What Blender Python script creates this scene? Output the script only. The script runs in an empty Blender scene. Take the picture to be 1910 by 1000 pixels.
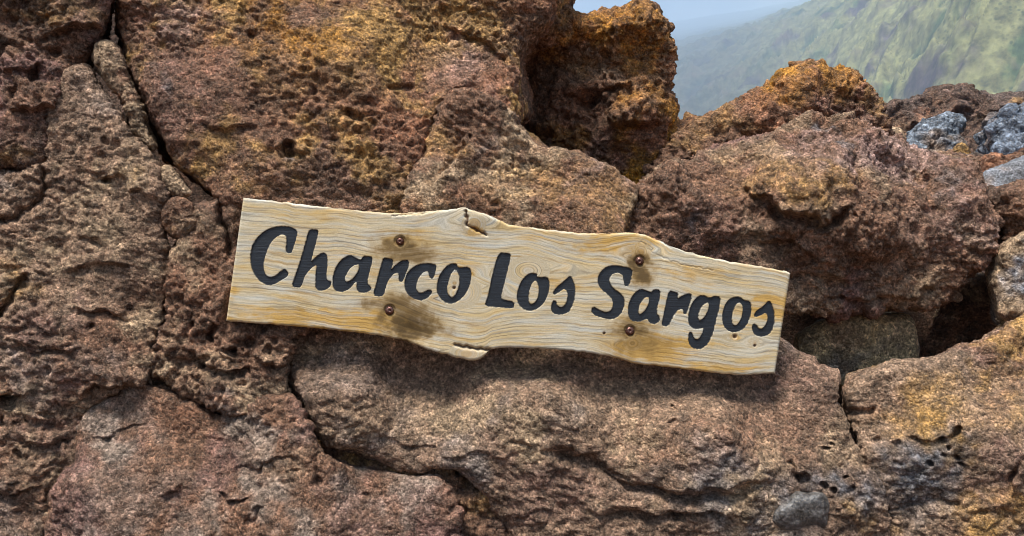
import bpy, bmesh, math, random
import numpy as np
from mathutils import Vector
from mathutils.geometry import tessellate_polygon

scene = bpy.context.scene
COL = scene.collection
R = math.radians
random.seed(4)

# ------------------------------------------------------------------ camera, sky, sun, exposure
FPX = 1499.0                       # focal length in photo pixels (1910 wide)
CZ = 1.2                           # eye height
cam_d = bpy.data.cameras.new('camera')
cam = bpy.data.objects.new('camera', cam_d)
COL.objects.link(cam)
cam.location = (0, 0, CZ)
cam.rotation_euler = (R(90), 0, 0)
cam_d.sensor_width = 36.0
cam_d.lens = 36.0 * FPX / 1910.0
cam_d.clip_start = 0.05
cam_d.clip_end = 40000
scene.camera = cam

SUN_EL, SUN_AZ = 67.0, 212.0       # azimuth measured clockwise from +Y
world = bpy.data.worlds.new('World')
scene.world = world
world.use_nodes = True
wn = world.node_tree.nodes
wl = world.node_tree.links
wn.clear()
w_out = wn.new('ShaderNodeOutputWorld')
w_bg = wn.new('ShaderNodeBackground')
w_sky = wn.new('ShaderNodeTexSky')
w_sky.sky_type = 'NISHITA'
w_sky.sun_disc = False
w_sky.sun_elevation = R(SUN_EL)
w_sky.sun_rotation = R(SUN_AZ)
w_tc = wn.new('ShaderNodeTexCoord')
w_map = wn.new('ShaderNodeMapping')
w_map.inputs['Scale'].default_value = (1.0, 1.0, 2.4)
w_noise = wn.new('ShaderNodeTexNoise')
w_noise.inputs['Scale'].default_value = 3.2
w_noise.inputs['Detail'].default_value = 8
w_noise.inputs['Roughness'].default_value = 0.56
w_noise.inputs['Distortion'].default_value = 0.4
w_ramp = wn.new('ShaderNodeValToRGB')
w_ramp.color_ramp.elements[0].position = 0.38
w_ramp.color_ramp.elements[1].position = 0.60
w_mix = wn.new('ShaderNodeMix')
w_mix.data_type = 'RGBA'
w_mix.inputs['B'].default_value = (9.5, 9.9, 10.4, 1)      # bright cloud against the Nishita scale
w_bg.inputs['Strength'].default_value = 0.05
wl.new(w_tc.outputs['Generated'], w_map.inputs['Vector'])
wl.new(w_map.outputs['Vector'], w_noise.inputs['Vector'])
wl.new(w_noise.outputs['Fac'], w_ramp.inputs['Fac'])
wl.new(w_ramp.outputs['Color'], w_mix.inputs['Factor'])
wl.new(w_sky.outputs['Color'], w_mix.inputs['A'])
wl.new(w_mix.outputs['Result'], w_bg.inputs['Color'])
wl.new(w_bg.outputs['Background'], w_out.inputs['Surface'])

sun_d = bpy.data.lights.new('sun', 'SUN')
sun_d.energy = 5.0
sun_d.angle = R(19)
sun_d.color = (1.0, 0.97, 0.925)
sun = bpy.data.objects.new('sun', sun_d)
COL.objects.link(sun)
_az, _el = R(SUN_AZ), R(SUN_EL)
_sdir = Vector((math.sin(_az) * math.cos(_el), math.cos(_az) * math.cos(_el), math.sin(_el)))
sun.rotation_euler = _sdir.to_track_quat('Z', 'Y').to_euler()

scene.view_settings.view_transform = 'Standard'
scene.view_settings.look = 'None'
scene.view_settings.gamma = 1.0
scene.view_settings.use_curve_mapping = False
scene.view_settings.exposure = 1.85
scene.cycles.max_bounces = 6
scene.cycles.diffuse_bounces = 3
scene.cycles.volume_bounces = 1
scene.cycles.use_denoising = True
scene.cycles.filter_width = 1.0

# ------------------------------------------------------------------ numeric helpers
F32 = np.float32
_rng = np.random.RandomState(11)
_perm = _rng.permutation(256).astype(np.int32)
_perm = np.concatenate([_perm, _perm, _perm])
_g = _rng.normal(size=(256, 3))
_g = (_g / np.linalg.norm(_g, axis=1, keepdims=True)).astype(F32)
_jit = _rng.rand(256, 3).astype(F32)


def pnoise(p):
    """gradient noise, about -0.7..0.7"""
    p = p.astype(F32)
    i = np.floor(p).astype(np.int32)
    f = p - i
    i &= 255
    w = f * f * f * (f * (f * 6 - 15) + 10)
    X = (i[:, 0], (i[:, 0] + 1) & 255)
    Y = (i[:, 1], (i[:, 1] + 1) & 255)
    Z = (i[:, 2], (i[:, 2] + 1) & 255)
    out = np.zeros(len(p), F32)
    for a in (0, 1):
        pa = _perm[X[a]]
        wa = w[:, 0] if a else 1 - w[:, 0]
        fa = f[:, 0] - a
        for b in (0, 1):
            pb = _perm[pa + Y[b]]
            wb = wa * (w[:, 1] if b else 1 - w[:, 1])
            fb = f[:, 1] - b
            for c in (0, 1):
                g = _g[_perm[pb + Z[c]]]
                wc = wb * (w[:, 2] if c else 1 - w[:, 2])
                out += wc * (g[:, 0] * fa + g[:, 1] * fb + g[:, 2] * (f[:, 2] - c))
    return out * 1.5


def fbm(p, freq, octs=4, gain=0.5, ridged=False, off=0.0):
    a, s, out = 1.0, 0.0, np.zeros(len(p), F32)
    q = p * freq + off
    for k in range(octs):
        n = pnoise(q)
        if ridged:
            n = 1 - 2 * np.abs(n)
        out += a * n
        s += a
        a *= gain
        q = q * 2.03 + 17.3
    return out / s


def worley(p, freq, off=0.0):
    """F1 distance of a jittered cell pattern and a random number of the cell"""
    q = (p * freq + off).astype(F32)
    i0 = np.floor(q).astype(np.int32)
    f = q - i0
    best = np.full(len(q), 9.0, F32)
    rid = np.zeros(len(q), np.int32)
    for dx in (-1, 0, 1):
        for dy in (-1, 0, 1):
            for dz in (-1, 0, 1):
                h = _perm[_perm[_perm[(i0[:, 0] + dx) & 255] + ((i0[:, 1] + dy) & 255)] + ((i0[:, 2] + dz) & 255)]
                j = _jit[h]
                d = (j[:, 0] + dx - f[:, 0]) ** 2 + (j[:, 1] + dy - f[:, 1]) ** 2 + (j[:, 2] + dz - f[:, 2]) ** 2
                m = d < best
                best = np.where(m, d, best)
                rid = np.where(m, h, rid)
    return np.sqrt(best), rid.astype(F32) / 255.0


def sstep(a, b, x):
    t = np.clip((x - a) / (b - a), 0, 1)
    return t * t * (3 - 2 * t)


def poly_sdf(pts, poly):
    """signed distance (negative inside) of 2-D points to a closed polygon"""
    pts = pts.astype(F32)
    poly = np.asarray(poly, F32)
    d = np.full(len(pts), 1e12, F32)
    inside = np.zeros(len(pts), bool)
    n = len(poly)
    for k in range(n):
        a, b = poly[k], poly[(k + 1) % n]
        e = b - a
        w = pts - a
        t = np.clip((w @ e) / max(float(e @ e), 1e-12), 0, 1)
        r = w - t[:, None] * e
        d = np.minimum(d, (r * r).sum(1))
        c = (a[1] > pts[:, 1]) != (b[1] > pts[:, 1])
        if c.any() and abs(e[1]) > 1e-12:
            xi = a[0] + (pts[:, 1] - a[1]) * e[0] / e[1]
            inside ^= c & (pts[:, 0] < xi)
    return np.where(inside, -np.sqrt(d), np.sqrt(d))


def line_dist(pts, line):
    """distance to an open polyline, the side (+ left of travel) and the run 0..1"""
    line = np.asarray(line, F32)
    best = np.full(len(pts), 1e12, F32)
    side = np.zeros(len(pts), F32)
    run = np.zeros(len(pts), F32)
    n = len(line) - 1
    for k in range(n):
        a, b = line[k], line[k + 1]
        e = b - a
        w = pts - a
        t = np.clip((w @ e) / max(float(e @ e), 1e-9), 0, 1)
        r = w - t[:, None] * e
        d = (r * r).sum(1)
        m = d < best
        best = np.where(m, d, best)
        side = np.where(m, np.sign(e[0] * w[:, 1] - e[1] * w[:, 0]), side)
        run = np.where(m, (k + t) / n, run)
    return np.sqrt(best), side, run


def chaikin(poly, it=1, closed=True):
    p = np.asarray(poly, float)
    for _ in range(it):
        q = np.roll(p, -1, 0) if closed else p[1:]
        a = p if closed else p[:-1]
        n = np.empty((2 * len(a), 2))
        n[0::2] = 0.75 * a + 0.25 * q
        n[1::2] = 0.25 * a + 0.75 * q
        if not closed:
            n = np.vstack([p[:1], n, p[-1:]])
        p = n
    return p


def unproj(px, py, Y):
    return (px - 955.0) / FPX * Y, CZ + (500.0 - py) / FPX * Y


def to_px(v):
    return np.stack([955.0 + FPX * v[:, 0] / v[:, 1], 500.0 - FPX * (v[:, 2] - CZ) / v[:, 1]], 1)


def idw(px, py, ctrl, power=1.6):
    w = 0
    s = 0
    for (cx, cy, val) in ctrl:
        k = 1.0 / (((px - cx) ** 2 + (py - cy) ** 2) + 60.0 ** 2) ** power
        w = w + k
        s = s + k * val
    return s / w


def new_mesh(name, v, faces):
    """v (n,3), faces (m,4) or (m,3) int arrays"""
    me = bpy.data.meshes.new(name)
    k = faces.shape[1]
    me.vertices.add(len(v))
    me.vertices.foreach_set('co', np.ascontiguousarray(v, F32).ravel())
    me.loops.add(len(faces) * k)
    me.loops.foreach_set('vertex_index', np.ascontiguousarray(faces, np.int32).ravel())
    me.polygons.add(len(faces))
    me.polygons.foreach_set('loop_start', np.arange(0, len(faces) * k, k, dtype=np.int32))
    me.update(calc_edges=True)
    me.polygons.foreach_set('use_smooth', np.zeros(len(faces), bool))
    return me


def smooth_shade(me):
    me.polygons.foreach_set('use_smooth', np.ones(len(me.polygons), bool))


def set_color(me, name, rgb):
    at = me.attributes.new(name, 'FLOAT_COLOR', 'POINT')
    c = np.ones((len(me.vertices), 4), F32)
    c[:, :3] = rgb
    at.data.foreach_set('color', c.ravel())


def set_float(me, name, val):
    at = me.attributes.new(name, 'FLOAT', 'POINT')
    at.data.foreach_set('value', np.ascontiguousarray(val, F32))


def surface_nets(g, org, cell):
    """quads of the zero surface of g[x,y,z] (negative inside)"""
    s = g < 0
    nx, ny, nz = g.shape
    cnt = np.zeros((nx - 1, ny - 1, nz - 1), np.int8)
    acc = np.zeros((nx - 1, ny - 1, nz - 1, 3), F32)
    C = [(a, b, c) for a in (0, 1) for b in (0, 1) for c in (0, 1)]
    sub = lambda A, o: A[o[0]:nx - 1 + o[0], o[1]:ny - 1 + o[1], o[2]:nz - 1 + o[2]]
    for i, a in enumerate(C):
        for b in C[i + 1:]:
            if sum(abs(a[k] - b[k]) for k in range(3)) != 1:
                continue
            ga, gb = sub(g, a), sub(g, b)
            m = (ga < 0) != (gb < 0)
            t = np.where(m, ga / np.where(m, ga - gb, 1), 0)
            cnt += m
            for k in range(3):
                acc[..., k] += np.where(m, a[k] + t * (b[k] - a[k]), 0)
    act = cnt > 0
    idx = np.full(act.shape, -1, np.int32)
    idx[act] = np.arange(act.sum())
    ii = np.argwhere(act)
    v = (ii + acc[act] / cnt[act][:, None]) * cell + org
    faces = []
    for ax in range(3):
        o = [0, 0, 0]
        o[ax] = 1
        A = s[:nx - o[0], :ny - o[1], :nz - o[2]]
        B = s[o[0]:, o[1]:, o[2]:]
        e = np.argwhere(A != B)
        b1, b2 = [(1, 2), (2, 0), (0, 1)][ax]
        e = e[(e[:, b1] > 0) & (e[:, b2] > 0) & (e[:, b1] < g.shape[b1] - 1) & (e[:, b2] < g.shape[b2] - 1)]
        if not len(e):
            continue
        q = []
        for (u, w) in ((-1, -1), (0, -1), (0, 0), (-1, 0)):
            t = e.copy()
            t[:, b1] += u
            t[:, b2] += w
            q.append(idx[t[:, 0], t[:, 1], t[:, 2]])
        q = np.stack(q, 1)
        fl = s[e[:, 0], e[:, 1], e[:, 2]]
        q[~fl] = q[~fl][:, ::-1]
        faces.append(q)
    return v, np.concatenate(faces)


# ------------------------------------------------------------------ node helpers
def mat_new(name):
    m = bpy.data.materials.new(name)
    m.use_nodes = True
    nt = m.node_tree
    b = nt.nodes['Principled BSDF']
    return m, nt, b


def nd(nt, typ, **kw):
    n = nt.nodes.new(typ)
    for k, v in kw.items():
        if k in n.inputs:
            n.inputs[k].default_value = v
        else:
            setattr(n, k, v)
    return n


def math_node(nt, op, a, b=None, clamp=False):
    n = nt.nodes.new('ShaderNodeMath')
    n.operation = op
    n.use_clamp = clamp
    for k, x in enumerate((a, b)):
        if x is None:
            continue
        if isinstance(x, (int, float)):
            n.inputs[k].default_value = x
        else:
            nt.links.new(x, n.inputs[k])
    return n.outputs[0]


def ramp(nt, fac, stops):
    n = nt.nodes.new('ShaderNodeValToRGB')
    el = n.color_ramp.elements
    while len(el) < len(stops):
        el.new(0.5)
    for e, (p, c) in zip(el, stops):
        e.position = p
        e.color = (c, c, c, 1) if isinstance(c, (int, float)) else (*c, 1)
    nt.links.new(fac, n.inputs['Fac'])
    return n.outputs['Color']


def mixc(nt, fac, a, b, mode='MIX'):
    n = nt.nodes.new('ShaderNodeMix')
    n.data_type = 'RGBA'
    n.blend_type = mode
    for key, x in (('Factor', fac), ('A', a), ('B', b)):
        sock = [s for s in n.inputs if s.name == key and (s.type == 'RGBA' or key == 'Factor')][0]
        if isinstance(x, (int, float)):
            sock.default_value = x
        elif isinstance(x, tuple):
            sock.default_value = (*x, 1)
        else:
            nt.links.new(x, sock)
    return [s for s in n.outputs if s.type == 'RGBA'][0]


def rock_material(name, scale=1.0, bump=1.0, rough=0.92, spec=0.25):
    """tint from the vertices, crumbly mineral speckle and fine relief"""
    m, nt, b = mat_new(name)
    geo = nd(nt, 'ShaderNodeNewGeometry')
    P = geo.outputs['Position']
    att = nd(nt, 'ShaderNodeAttribute', attribute_name='tint')
    n1 = nd(nt, 'ShaderNodeTexNoise', Scale=22.0 * scale, Detail=6.0, Roughness=0.65)
    n2 = nd(nt, 'ShaderNodeTexNoise', Scale=150.0 * scale, Detail=5.0, Roughness=0.7)
    n3 = nd(nt, 'ShaderNodeTexNoise', Scale=420.0 * scale, Detail=3.0, Roughness=0.7)
    vo = nd(nt, 'ShaderNodeTexVoronoi', Scale=150.0 * scale)
    v4 = nd(nt, 'ShaderNodeTexVoronoi', Scale=70.0 * scale)
    for n in (n1, n2, n3):
        nt.links.new(P, n.inputs['Vector'])
    wv = nd(nt, 'ShaderNodeVectorMath', operation='MULTIPLY_ADD')
    wv.inputs[1].default_value = (0.012 / scale,) * 3
    nt.links.new(n2.outputs['Color'], wv.inputs[0])
    nt.links.new(P, wv.inputs[2])
    for n in (vo, v4):
        nt.links.new(wv.outputs[0], n.inputs['Vector'])
    sep1, sep2 = nd(nt, 'ShaderNodeSeparateColor'), nd(nt, 'ShaderNodeSeparateColor')
    nt.links.new(vo.outputs['Color'], sep1.inputs[0])
    nt.links.new(v4.outputs['Color'], sep2.inputs[0])
    grain = ramp(nt, sep1.outputs[0], [(0.0, 0.50), (0.7, 1.05), (1.0, 1.65)])
    crumb = ramp(nt, sep2.outputs[0], [(0.0, 0.72), (1.0, 1.30)])
    v1 = ramp(nt, n1.outputs['Fac'], [(0.30, 0.50), (0.70, 1.50)])
    v2 = ramp(nt, n2.outputs['Fac'], [(0.34, 0.42), (0.66, 1.55)])
    v3 = ramp(nt, n3.outputs['Fac'], [(0.34, 0.70), (0.66, 1.30)])
    c = mixc(nt, 1.0, att.outputs['Color'], v1, 'MULTIPLY')
    c = mixc(nt, 1.0, c, v2, 'MULTIPLY')
    c = mixc(nt, 1.0, c, v3, 'MULTIPLY')
    c = mixc(nt, 1.0, c, grain, 'MULTIPLY')
    c = mixc(nt, 1.0, c, crumb, 'MULTIPLY')
    # pale mineral grains
    sp = ramp(nt, n3.outputs['Fac'], [(0.55, 0.0), (0.68, 0.60)])
    c = mixc(nt, sp, c, (0.46, 0.37, 0.27))
    nt.links.new(c, b.inputs['Base Color'])
    b.inputs['Roughness'].default_value = rough
    b.inputs['Specular IOR Level'].default_value = spec
    h = math_node(nt, 'MULTIPLY', n2.outputs['Fac'], 1.0)
    h = math_node(nt, 'ADD', h, math_node(nt, 'MULTIPLY', vo.outputs['Distance'], -0.60))
    h = math_node(nt, 'ADD', h, math_node(nt, 'MULTIPLY', v4.outputs['Distance'], -0.55))
    h = math_node(nt, 'ADD', h, math_node(nt, 'MULTIPLY', n3.outputs['Fac'], 0.30))
    bp = nd(nt, 'ShaderNodeBump', Strength=1.0 * bump, Distance=0.009 / scale)
    nt.links.new(h, bp.inputs['Height'])
    nt.links.new(bp.outputs['Normal'], b.inputs['Normal'])
    return m


MAT_ROCK = rock_material('lava_rock')
MAT_SMOOTH = rock_material('worn_basalt', bump=0.2, rough=0.38, spec=0.5)
MAT_FARROCK = rock_material('far_lava', scale=0.08, bump=1.0)

# mineral palette (linear base colours)
BRN = (0.141, 0.081, 0.054)
DRK = (0.075, 0.046, 0.034)
OCH = (0.278, 0.168, 0.076)
ORG = (0.285, 0.140, 0.040)
TAN = (0.266, 0.190, 0.127)
PUR = (0.162, 0.094, 0.077)
PNK = (0.298, 0.204, 0.174)
GRY = (0.192, 0.155, 0.131)
SLT = (0.110, 0.110, 0.115)
BLU = (0.170, 0.200, 0.240)
RED = (0.190, 0.096, 0.060)

SIGN_Y = 2.0
BOARD_TOP = [(453, 369), (500, 374), (560, 381), (620, 388), (680, 394), (735, 399), (790, 395), (840, 391), (866, 386),
             (880, 392), (905, 399), (930, 410), (950, 420), (1000, 426), (1060, 433), (1120, 437), (1170, 433),
             (1200, 437), (1225, 447), (1260, 463), (1300, 475), (1350, 486), (1400, 494), (1440, 501), (1475, 509)]
BOARD_BOT = [(421, 599), (500, 605), (560, 610), (600, 613), (650, 619), (700, 625), (740, 632), (775, 643), (800, 654),
             (830, 661), (860, 670), (885, 674), (903, 666), (913, 651), (950, 648), (1000, 650), (1060, 654),
             (1110, 660), (1150, 668), (1190, 680), (1230, 683), (1300, 692), (1360, 699), (1390, 701), (1420, 698),
             (1446, 697)]
BOARD_POLY = BOARD_TOP + BOARD_BOT[::-1]


# ------------------------------------------------------------------ rocks
def refine(v, f, levels):
    """Catmull-Clark refined copy: points, normals, quads"""
    me = new_mesh('tmp', v, f)
    ob = bpy.data.objects.new('tmp', me)
    COL.objects.link(ob)
    if levels:
        md = ob.modifiers.new('s', 'SUBSURF')
        md.levels = md.render_levels = levels
        dg = bpy.context.evaluated_depsgraph_get()
        m2 = bpy.data.meshes.new_from_object(ob.evaluated_get(dg))
    else:
        m2 = me
    n = len(m2.vertices)
    V, N = np.empty(n * 3, F32), np.empty(n * 3, F32)
    m2.vertices.foreach_get('co', V)
    m2.vertex_normals.foreach_get('vector', N)
    q = np.empty(len(m2.loops), np.int32)
    m2.loops.foreach_get('vertex_index', q)
    bpy.data.objects.remove(ob)
    bpy.data.meshes.remove(me)
    if levels:
        bpy.data.meshes.remove(m2)
    return V.reshape(-1, 3), N.reshape(-1, 3), q.reshape(-1, 4)


def put(x, mask, n):
    o = np.zeros(n, F32)
    o[mask] = x
    return o


def relief(Q, so, strat, pit, lump):
    """metres of fine relief along the normal"""
    if strat is not None:                       # flaky layering: squeeze the noise across the layers
        ang, amt = strat
        ca, sa = math.cos(ang), math.sin(ang)
        al = Q[:, 0] * ca + Q[:, 2] * sa
        ac = -Q[:, 0] * sa + Q[:, 2] * ca
        Q2 = np.stack([al * 0.62, Q[:, 1] * 0.9, ac * 1.25], 1)
        Q2 = Q * (1 - amt) + Q2 * amt
    else:
        Q2 = Q
    # patches where the skin is calm and patches where it is torn
    patch = sstep(-0.25, 0.35, fbm(Q, 2.6, 2, off=so + 40))
    amp = 0.35 + 0.95 * patch
    h = 0.011 * fbm(Q2, 8.0, 3, 0.55, ridged=True, off=so)
    h += 0.014 * fbm(Q2, 20.0, 3, 0.62, off=so + 60) * amp
    h += 0.020 * (np.minimum(np.abs(pnoise(Q2 * 30 + so + 77)), 0.34) - 0.17) * amp
    h += 0.0105 * (np.minimum(np.abs(pnoise(Q2 * 62 + so + 13)), 0.36) - 0.17) * (0.5 + 0.5 * amp)
    h += 0.0052 * np.abs(pnoise(Q2 * 125 + so + 19))
    if strat is not None:                       # torn flakes lie along the layers
        Q3 = np.stack([al * 5.0, Q[:, 1] * 6.0, ac * 26.0], 1)
        fl = pnoise(Q3 + so + 7) + 0.5 * pnoise(Q3 * 2.1 + so + 8)
        h += amt * 0.0045 * sstep(-0.10, 0.12, fl) * (0.3 + patch)
    if pit > 0:
        f1, rid = worley(Q, 30.0, so + 3)
        h -= pit * 0.015 * sstep(0.42, 0.12, f1) * (rid > 0.55) * (0.4 + patch)
        f1, rid = worley(Q, 62.0, so + 9)
        h -= pit * 0.008 * sstep(0.42, 0.15, f1) * (rid > 0.5) * (0.3 + patch)
    f1, rid = worley(Q, 52.0, so + 55)           # broken grains everywhere
    h += 0.0078 * (0.5 - f1) * (0.3 + rid) * (0.35 + 0.85 * patch)
    if lump > 0:
        f1, rid = worley(Q, 17.0, so + 21)
        h += lump * 0.022 * (0.55 - f1) * (0.5 + rid)
        f1, rid = worley(Q, 40.0, so + 25)
        h += lump * 0.010 * (0.5 - f1) * (0.4 + rid)
    return h


def rock(name, label, poly, ctrl, pal, category='rock', thick=0.26, rnd=0.05, cell=0.0160, sub=2, wob=0.012, big=0.02,
         fine=1.0, lump=0.0, pit=0.3, strat=None, cracks=(), ledges=(), holes=(), blobs=(), mat=None, seed=0,
         scale=1.0, group=None, slant=None):
    """one boulder: photo outline -> real outline at its own distance, solid with thickness, crags and pits.
    poly: outline; ctrl: (x, y, distance) of its face; pal: mineral colours mixed over it."""
    S = scale
    poly = np.asarray(poly, float)
    eY = idw(poly[:, 0], poly[:, 1], ctrl) + 0.35 * rnd
    X, Z = unproj(poly[:, 0], poly[:, 1], eY)
    P2 = chaikin(np.stack([X, Z], 1), 1)
    D = float(np.mean(eY))
    cx, cz = P2.mean(0)
    kx, kz = cx / D * 0.9, (cz - CZ) / D * 0.9          # the joints run back along the rock's own slant
    kl, kr = (kx, kx) if slant is None else slant if isinstance(slant, tuple) else (slant, slant)
    xa, xb = P2[:, 0].min(), P2[:, 0].max()
    kx = min(kl, kr)
    cY = [c[2] for c in ctrl]
    y0, y1 = min(cY) - 0.10 * S, max(cY) + thick + 0.06 * S
    pad = 0.07 * S
    xs = np.arange(P2[:, 0].min() - pad - max(0, -kx * thick) - abs(kx) * .2 * S, P2[:, 0].max() + pad + max(0, kr * thick, kx * thick) + abs(kx) * .2 * S, cell)
    ys = np.arange(y0, y1 + cell, cell)
    zs = np.arange(P2[:, 1].min() - pad - max(0, -kz * thick) - abs(kz) * .2 * S, P2[:, 1].max() + pad + max(0, kz * thick) + abs(kz) * .2 * S, cell)
    gx, gy, gz = np.meshgrid(xs, ys, zs, indexing='ij')
    G = np.stack([gx.ravel(), gy.ravel(), gz.ravel()], 1).astype(F32)
    so = seed * 7.31
    # outline distance, sampled on the face plane
    us = np.arange(xs[0] - abs(kx) * (y1 - y0) - .1 * S, xs[-1] + abs(kx) * (y1 - y0) + .1 * S, cell)
    vs = np.arange(zs[0] - abs(kz) * (y1 - y0) - .1 * S, zs[-1] + abs(kz) * (y1 - y0) + .1 * S, cell)
    uu, vv = np.meshgrid(us, vs, indexing='ij')
    q = np.stack([uu.ravel(), vv.ravel()], 1)
    d2 = poly_sdf(q, P2).reshape(uu.shape)
    ppx, ppy = 955 + FPX * uu / D, 500 - FPX * (vv - CZ) / D
    Fy = idw(ppx, ppy, ctrl)

    def bil(A, u, v):
        fu = np.clip((u - us[0]) / cell, 0, len(us) - 1.001)
        fv = np.clip((v - vs[0]) / cell, 0, len(vs) - 1.001)
        iu, iv = fu.astype(int), fv.astype(int)
        fu, fv = fu - iu, fv - iv
        return (A[iu, iv] * (1 - fu) * (1 - fv) + A[iu + 1, iv] * fu * (1 - fv) + A[iu, iv + 1] * (1 - fu) * fv
                + A[iu + 1, iv + 1] * fu * fv)
    def field(p, w1=0, w2=0, dn=0):
        kk = kl + (kr - kl) * sstep(xa, xb, p[:, 0])
        u = p[:, 0] - kk * (p[:, 1] - D) + w1
        v = p[:, 2] - kz * (p[:, 1] - D) + w2
        ff = bil(Fy, u, v)
        a = bil(d2, u, v) + rnd
        b = ff - p[:, 1] + dn + rnd
        a2, b2 = np.maximum(a, 0), np.maximum(b, 0)
        sd = np.minimum(np.maximum(a, b), 0) + np.sqrt(a2 * a2 + b2 * b2) - rnd
        return np.maximum(sd, p[:, 1] - (ff + thick) + 0.02 * S)
    sd = field(G)
    bandm = np.abs(sd) < 2.2 * big + 2.4 * wob + 2.5 * cell
    Gb = G[bandm]
    w1 = pnoise(Gb * (9.0 / S) + so) * wob * 1.4 + pnoise(Gb * (23.0 / S) + so + 5) * wob * .7
    w2 = pnoise(Gb * (9.0 / S) + so + 31) * wob * 1.4 + pnoise(Gb * (23.0 / S) + so + 35) * wob * .7
    dn = big * (pnoise(Gb * (3.1 / S) + so + 3) * 1.5 + pnoise(Gb * (7.3 / S) + so + 9) * 0.9)
    sd[bandm] = field(Gb, w1, w2, dn)
    g = sd.reshape(gx.shape)
    g[0], g[-1] = 1, 1
    g[:, 0], g[:, -1] = 1, 1
    g[:, :, 0], g[:, :, -1] = 1, 1
    vtx, fcs = surface_nets(g, np.array([xs[0], ys[0], zs[0]]), cell)
    # the side towards the path is refined, the buried back stays coarse
    p0, p1, p2, p3 = (vtx[fcs[:, k]] for k in range(4))
    fc = (p0 + p1 + p2 + p3) / 4
    fn = np.cross(p2 - p0, p3 - p1)
    fn /= np.linalg.norm(fn, axis=1, keepdims=True) + 1e-9
    vw = fc - np.array([0, 0, CZ])
    vw /= np.linalg.norm(vw, axis=1, keepdims=True)
    fp = to_px(fc)
    seen = ((fn * vw).sum(1) < 0.22) & (fp[:, 0] > -70) & (fp[:, 0] < 1980) & (fp[:, 1] > -60) & (fp[:, 1] < 1060)
    if min(cY) < 2.5 and S == 1.0:              # behind the board nothing shows
        seen &= poly_sdf(fp, BOARD_POLY) > -34
    V, N, faces = refine(vtx, fcs[seen], sub)
    if (~seen).any():
        used, inv = np.unique(fcs[~seen], return_inverse=True)
        Vb, Nb, fb = refine(vtx[used], inv.reshape(-1, 4), 0)
        faces = np.concatenate([faces, fb + len(V)])
        V, N = np.concatenate([V, Vb]), np.concatenate([N, Nb])
    n = len(V)
    front = np.clip(-N[:, 1] * 1.6 + 0.2, 0, 1)
    pp = to_px(V)
    view = V - np.array([0, 0, CZ], F32)
    view /= np.linalg.norm(view, axis=1, keepdims=True)
    vis = ((N * view).sum(1) < 0.45) & (pp[:, 0] > -120) & (pp[:, 0] < 2030) & (pp[:, 1] > -90) & (pp[:, 1] < 1075)
    # ---- crags, crumbs and pits
    Q = V / S
    h = np.zeros(n, F32)
    h[vis] = relief(Q[vis], so, strat, pit, lump)
    h *= fine * S
    V2 = V + N * h[:, None]
    # ---- cracks, ledges and holes that the face shows
    Qv = Q[vis]
    wp = pp + np.stack([put(pnoise(Qv * 14 + 3) * 16 + pnoise(Qv * 45 + 3) * 6, vis, n), put(pnoise(Qv * 14 + 51) * 16 + pnoise(Qv * 45 + 51) * 6, vis, n)], 1)
    into = np.zeros(n, F32)
    for (ln, wd, dp) in cracks:
        d, sgn, run = line_dist(wp, ln)
        tp = np.clip(np.minimum(run, 1 - run) * 8 + 0.35, 0, 1)
        into += dp * tp * np.exp(-(d / (wd * (0.6 + 0.4 * tp))) ** 2)
    for (ln, wd, ht) in ledges:                 # the left-hand side of travel stands proud and breaks off at the line
        d, sgn, run = line_dist(wp, ln)
        tp = np.clip(np.minimum(run, 1 - run) * 5, 0, 1)
        into -= ht * tp * np.where(sgn > 0, np.exp(-d / wd), 0) * sstep(0, 5, d)
        into += 0.5 * ht * tp * np.exp(-((d * np.where(sgn > 0, 3, 1)) / 9.0) ** 2)
    for (hx, hy, hr, hd) in holes:
        ew = 0.75 + 0.5 * ((hx * 7 + hy * 3) % 11) / 11
        d = np.hypot((wp[:, 0] * .75 + pp[:, 0] * .25 - hx) * ew, (wp[:, 1] * .75 + pp[:, 1] * .25 - hy) / ew)
        into += hd * sstep(hr * 1.3, hr * 0.45, d)
    V2[:, 1] += into * front
    V2[:, 0] += into * front * pp[:, 0].__sub__(955) / FPX
    # ---- keep clear of the board that is screwed on in front
    if min(cY) < 2.5 and S == 1.0:
        bp_ = np.stack(((V2[:, 0] / SIGN_Y * FPX + 955), 500 - (V2[:, 2] - CZ) / SIGN_Y * FPX), 1)
        nb = np.where((bp_[:, 0] > 330) & (bp_[:, 0] < 1570) & (bp_[:, 1] > 270) & (bp_[:, 1] < 800) & (V2[:, 1] < SIGN_Y + .036))[0]
        if len(nb):
            bd = poly_sdf(bp_[nb], BOARD_POLY)
            V2[nb, 1] = np.maximum(V2[nb, 1], SIGN_Y + 0.034 - np.clip(bd - 4, 0, 400) * 0.0030)
    # ---- minerals
    full = lambda x: put(x, vis, n)
    Qv = Q[vis]
    wq = pp + np.stack([full(fbm(Qv, 9, 3, .6, off=5)), full(fbm(Qv, 9, 3, .6, off=71))], 1) * 95
    t1 = full(fbm(Qv, 3.2, 4, 0.62, off=so + 11))
    t2 = full(fbm(Qv, 5.5, 4, 0.65, off=so + 91))
    t3 = full(fbm(Qv, 26.0, 3, 0.65, off=so + 33))
    base, second, third = [np.asarray(c_, F32) for c_ in pal[:3]]
    col = base + np.zeros((n, 1), F32)
    m = sstep(-0.02, 0.30, t1)[:, None]
    col = col * (1 - m) + second * m
    m = sstep(0.02, 0.30, t2)[:, None]
    col = col * (1 - m) + third * m
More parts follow.
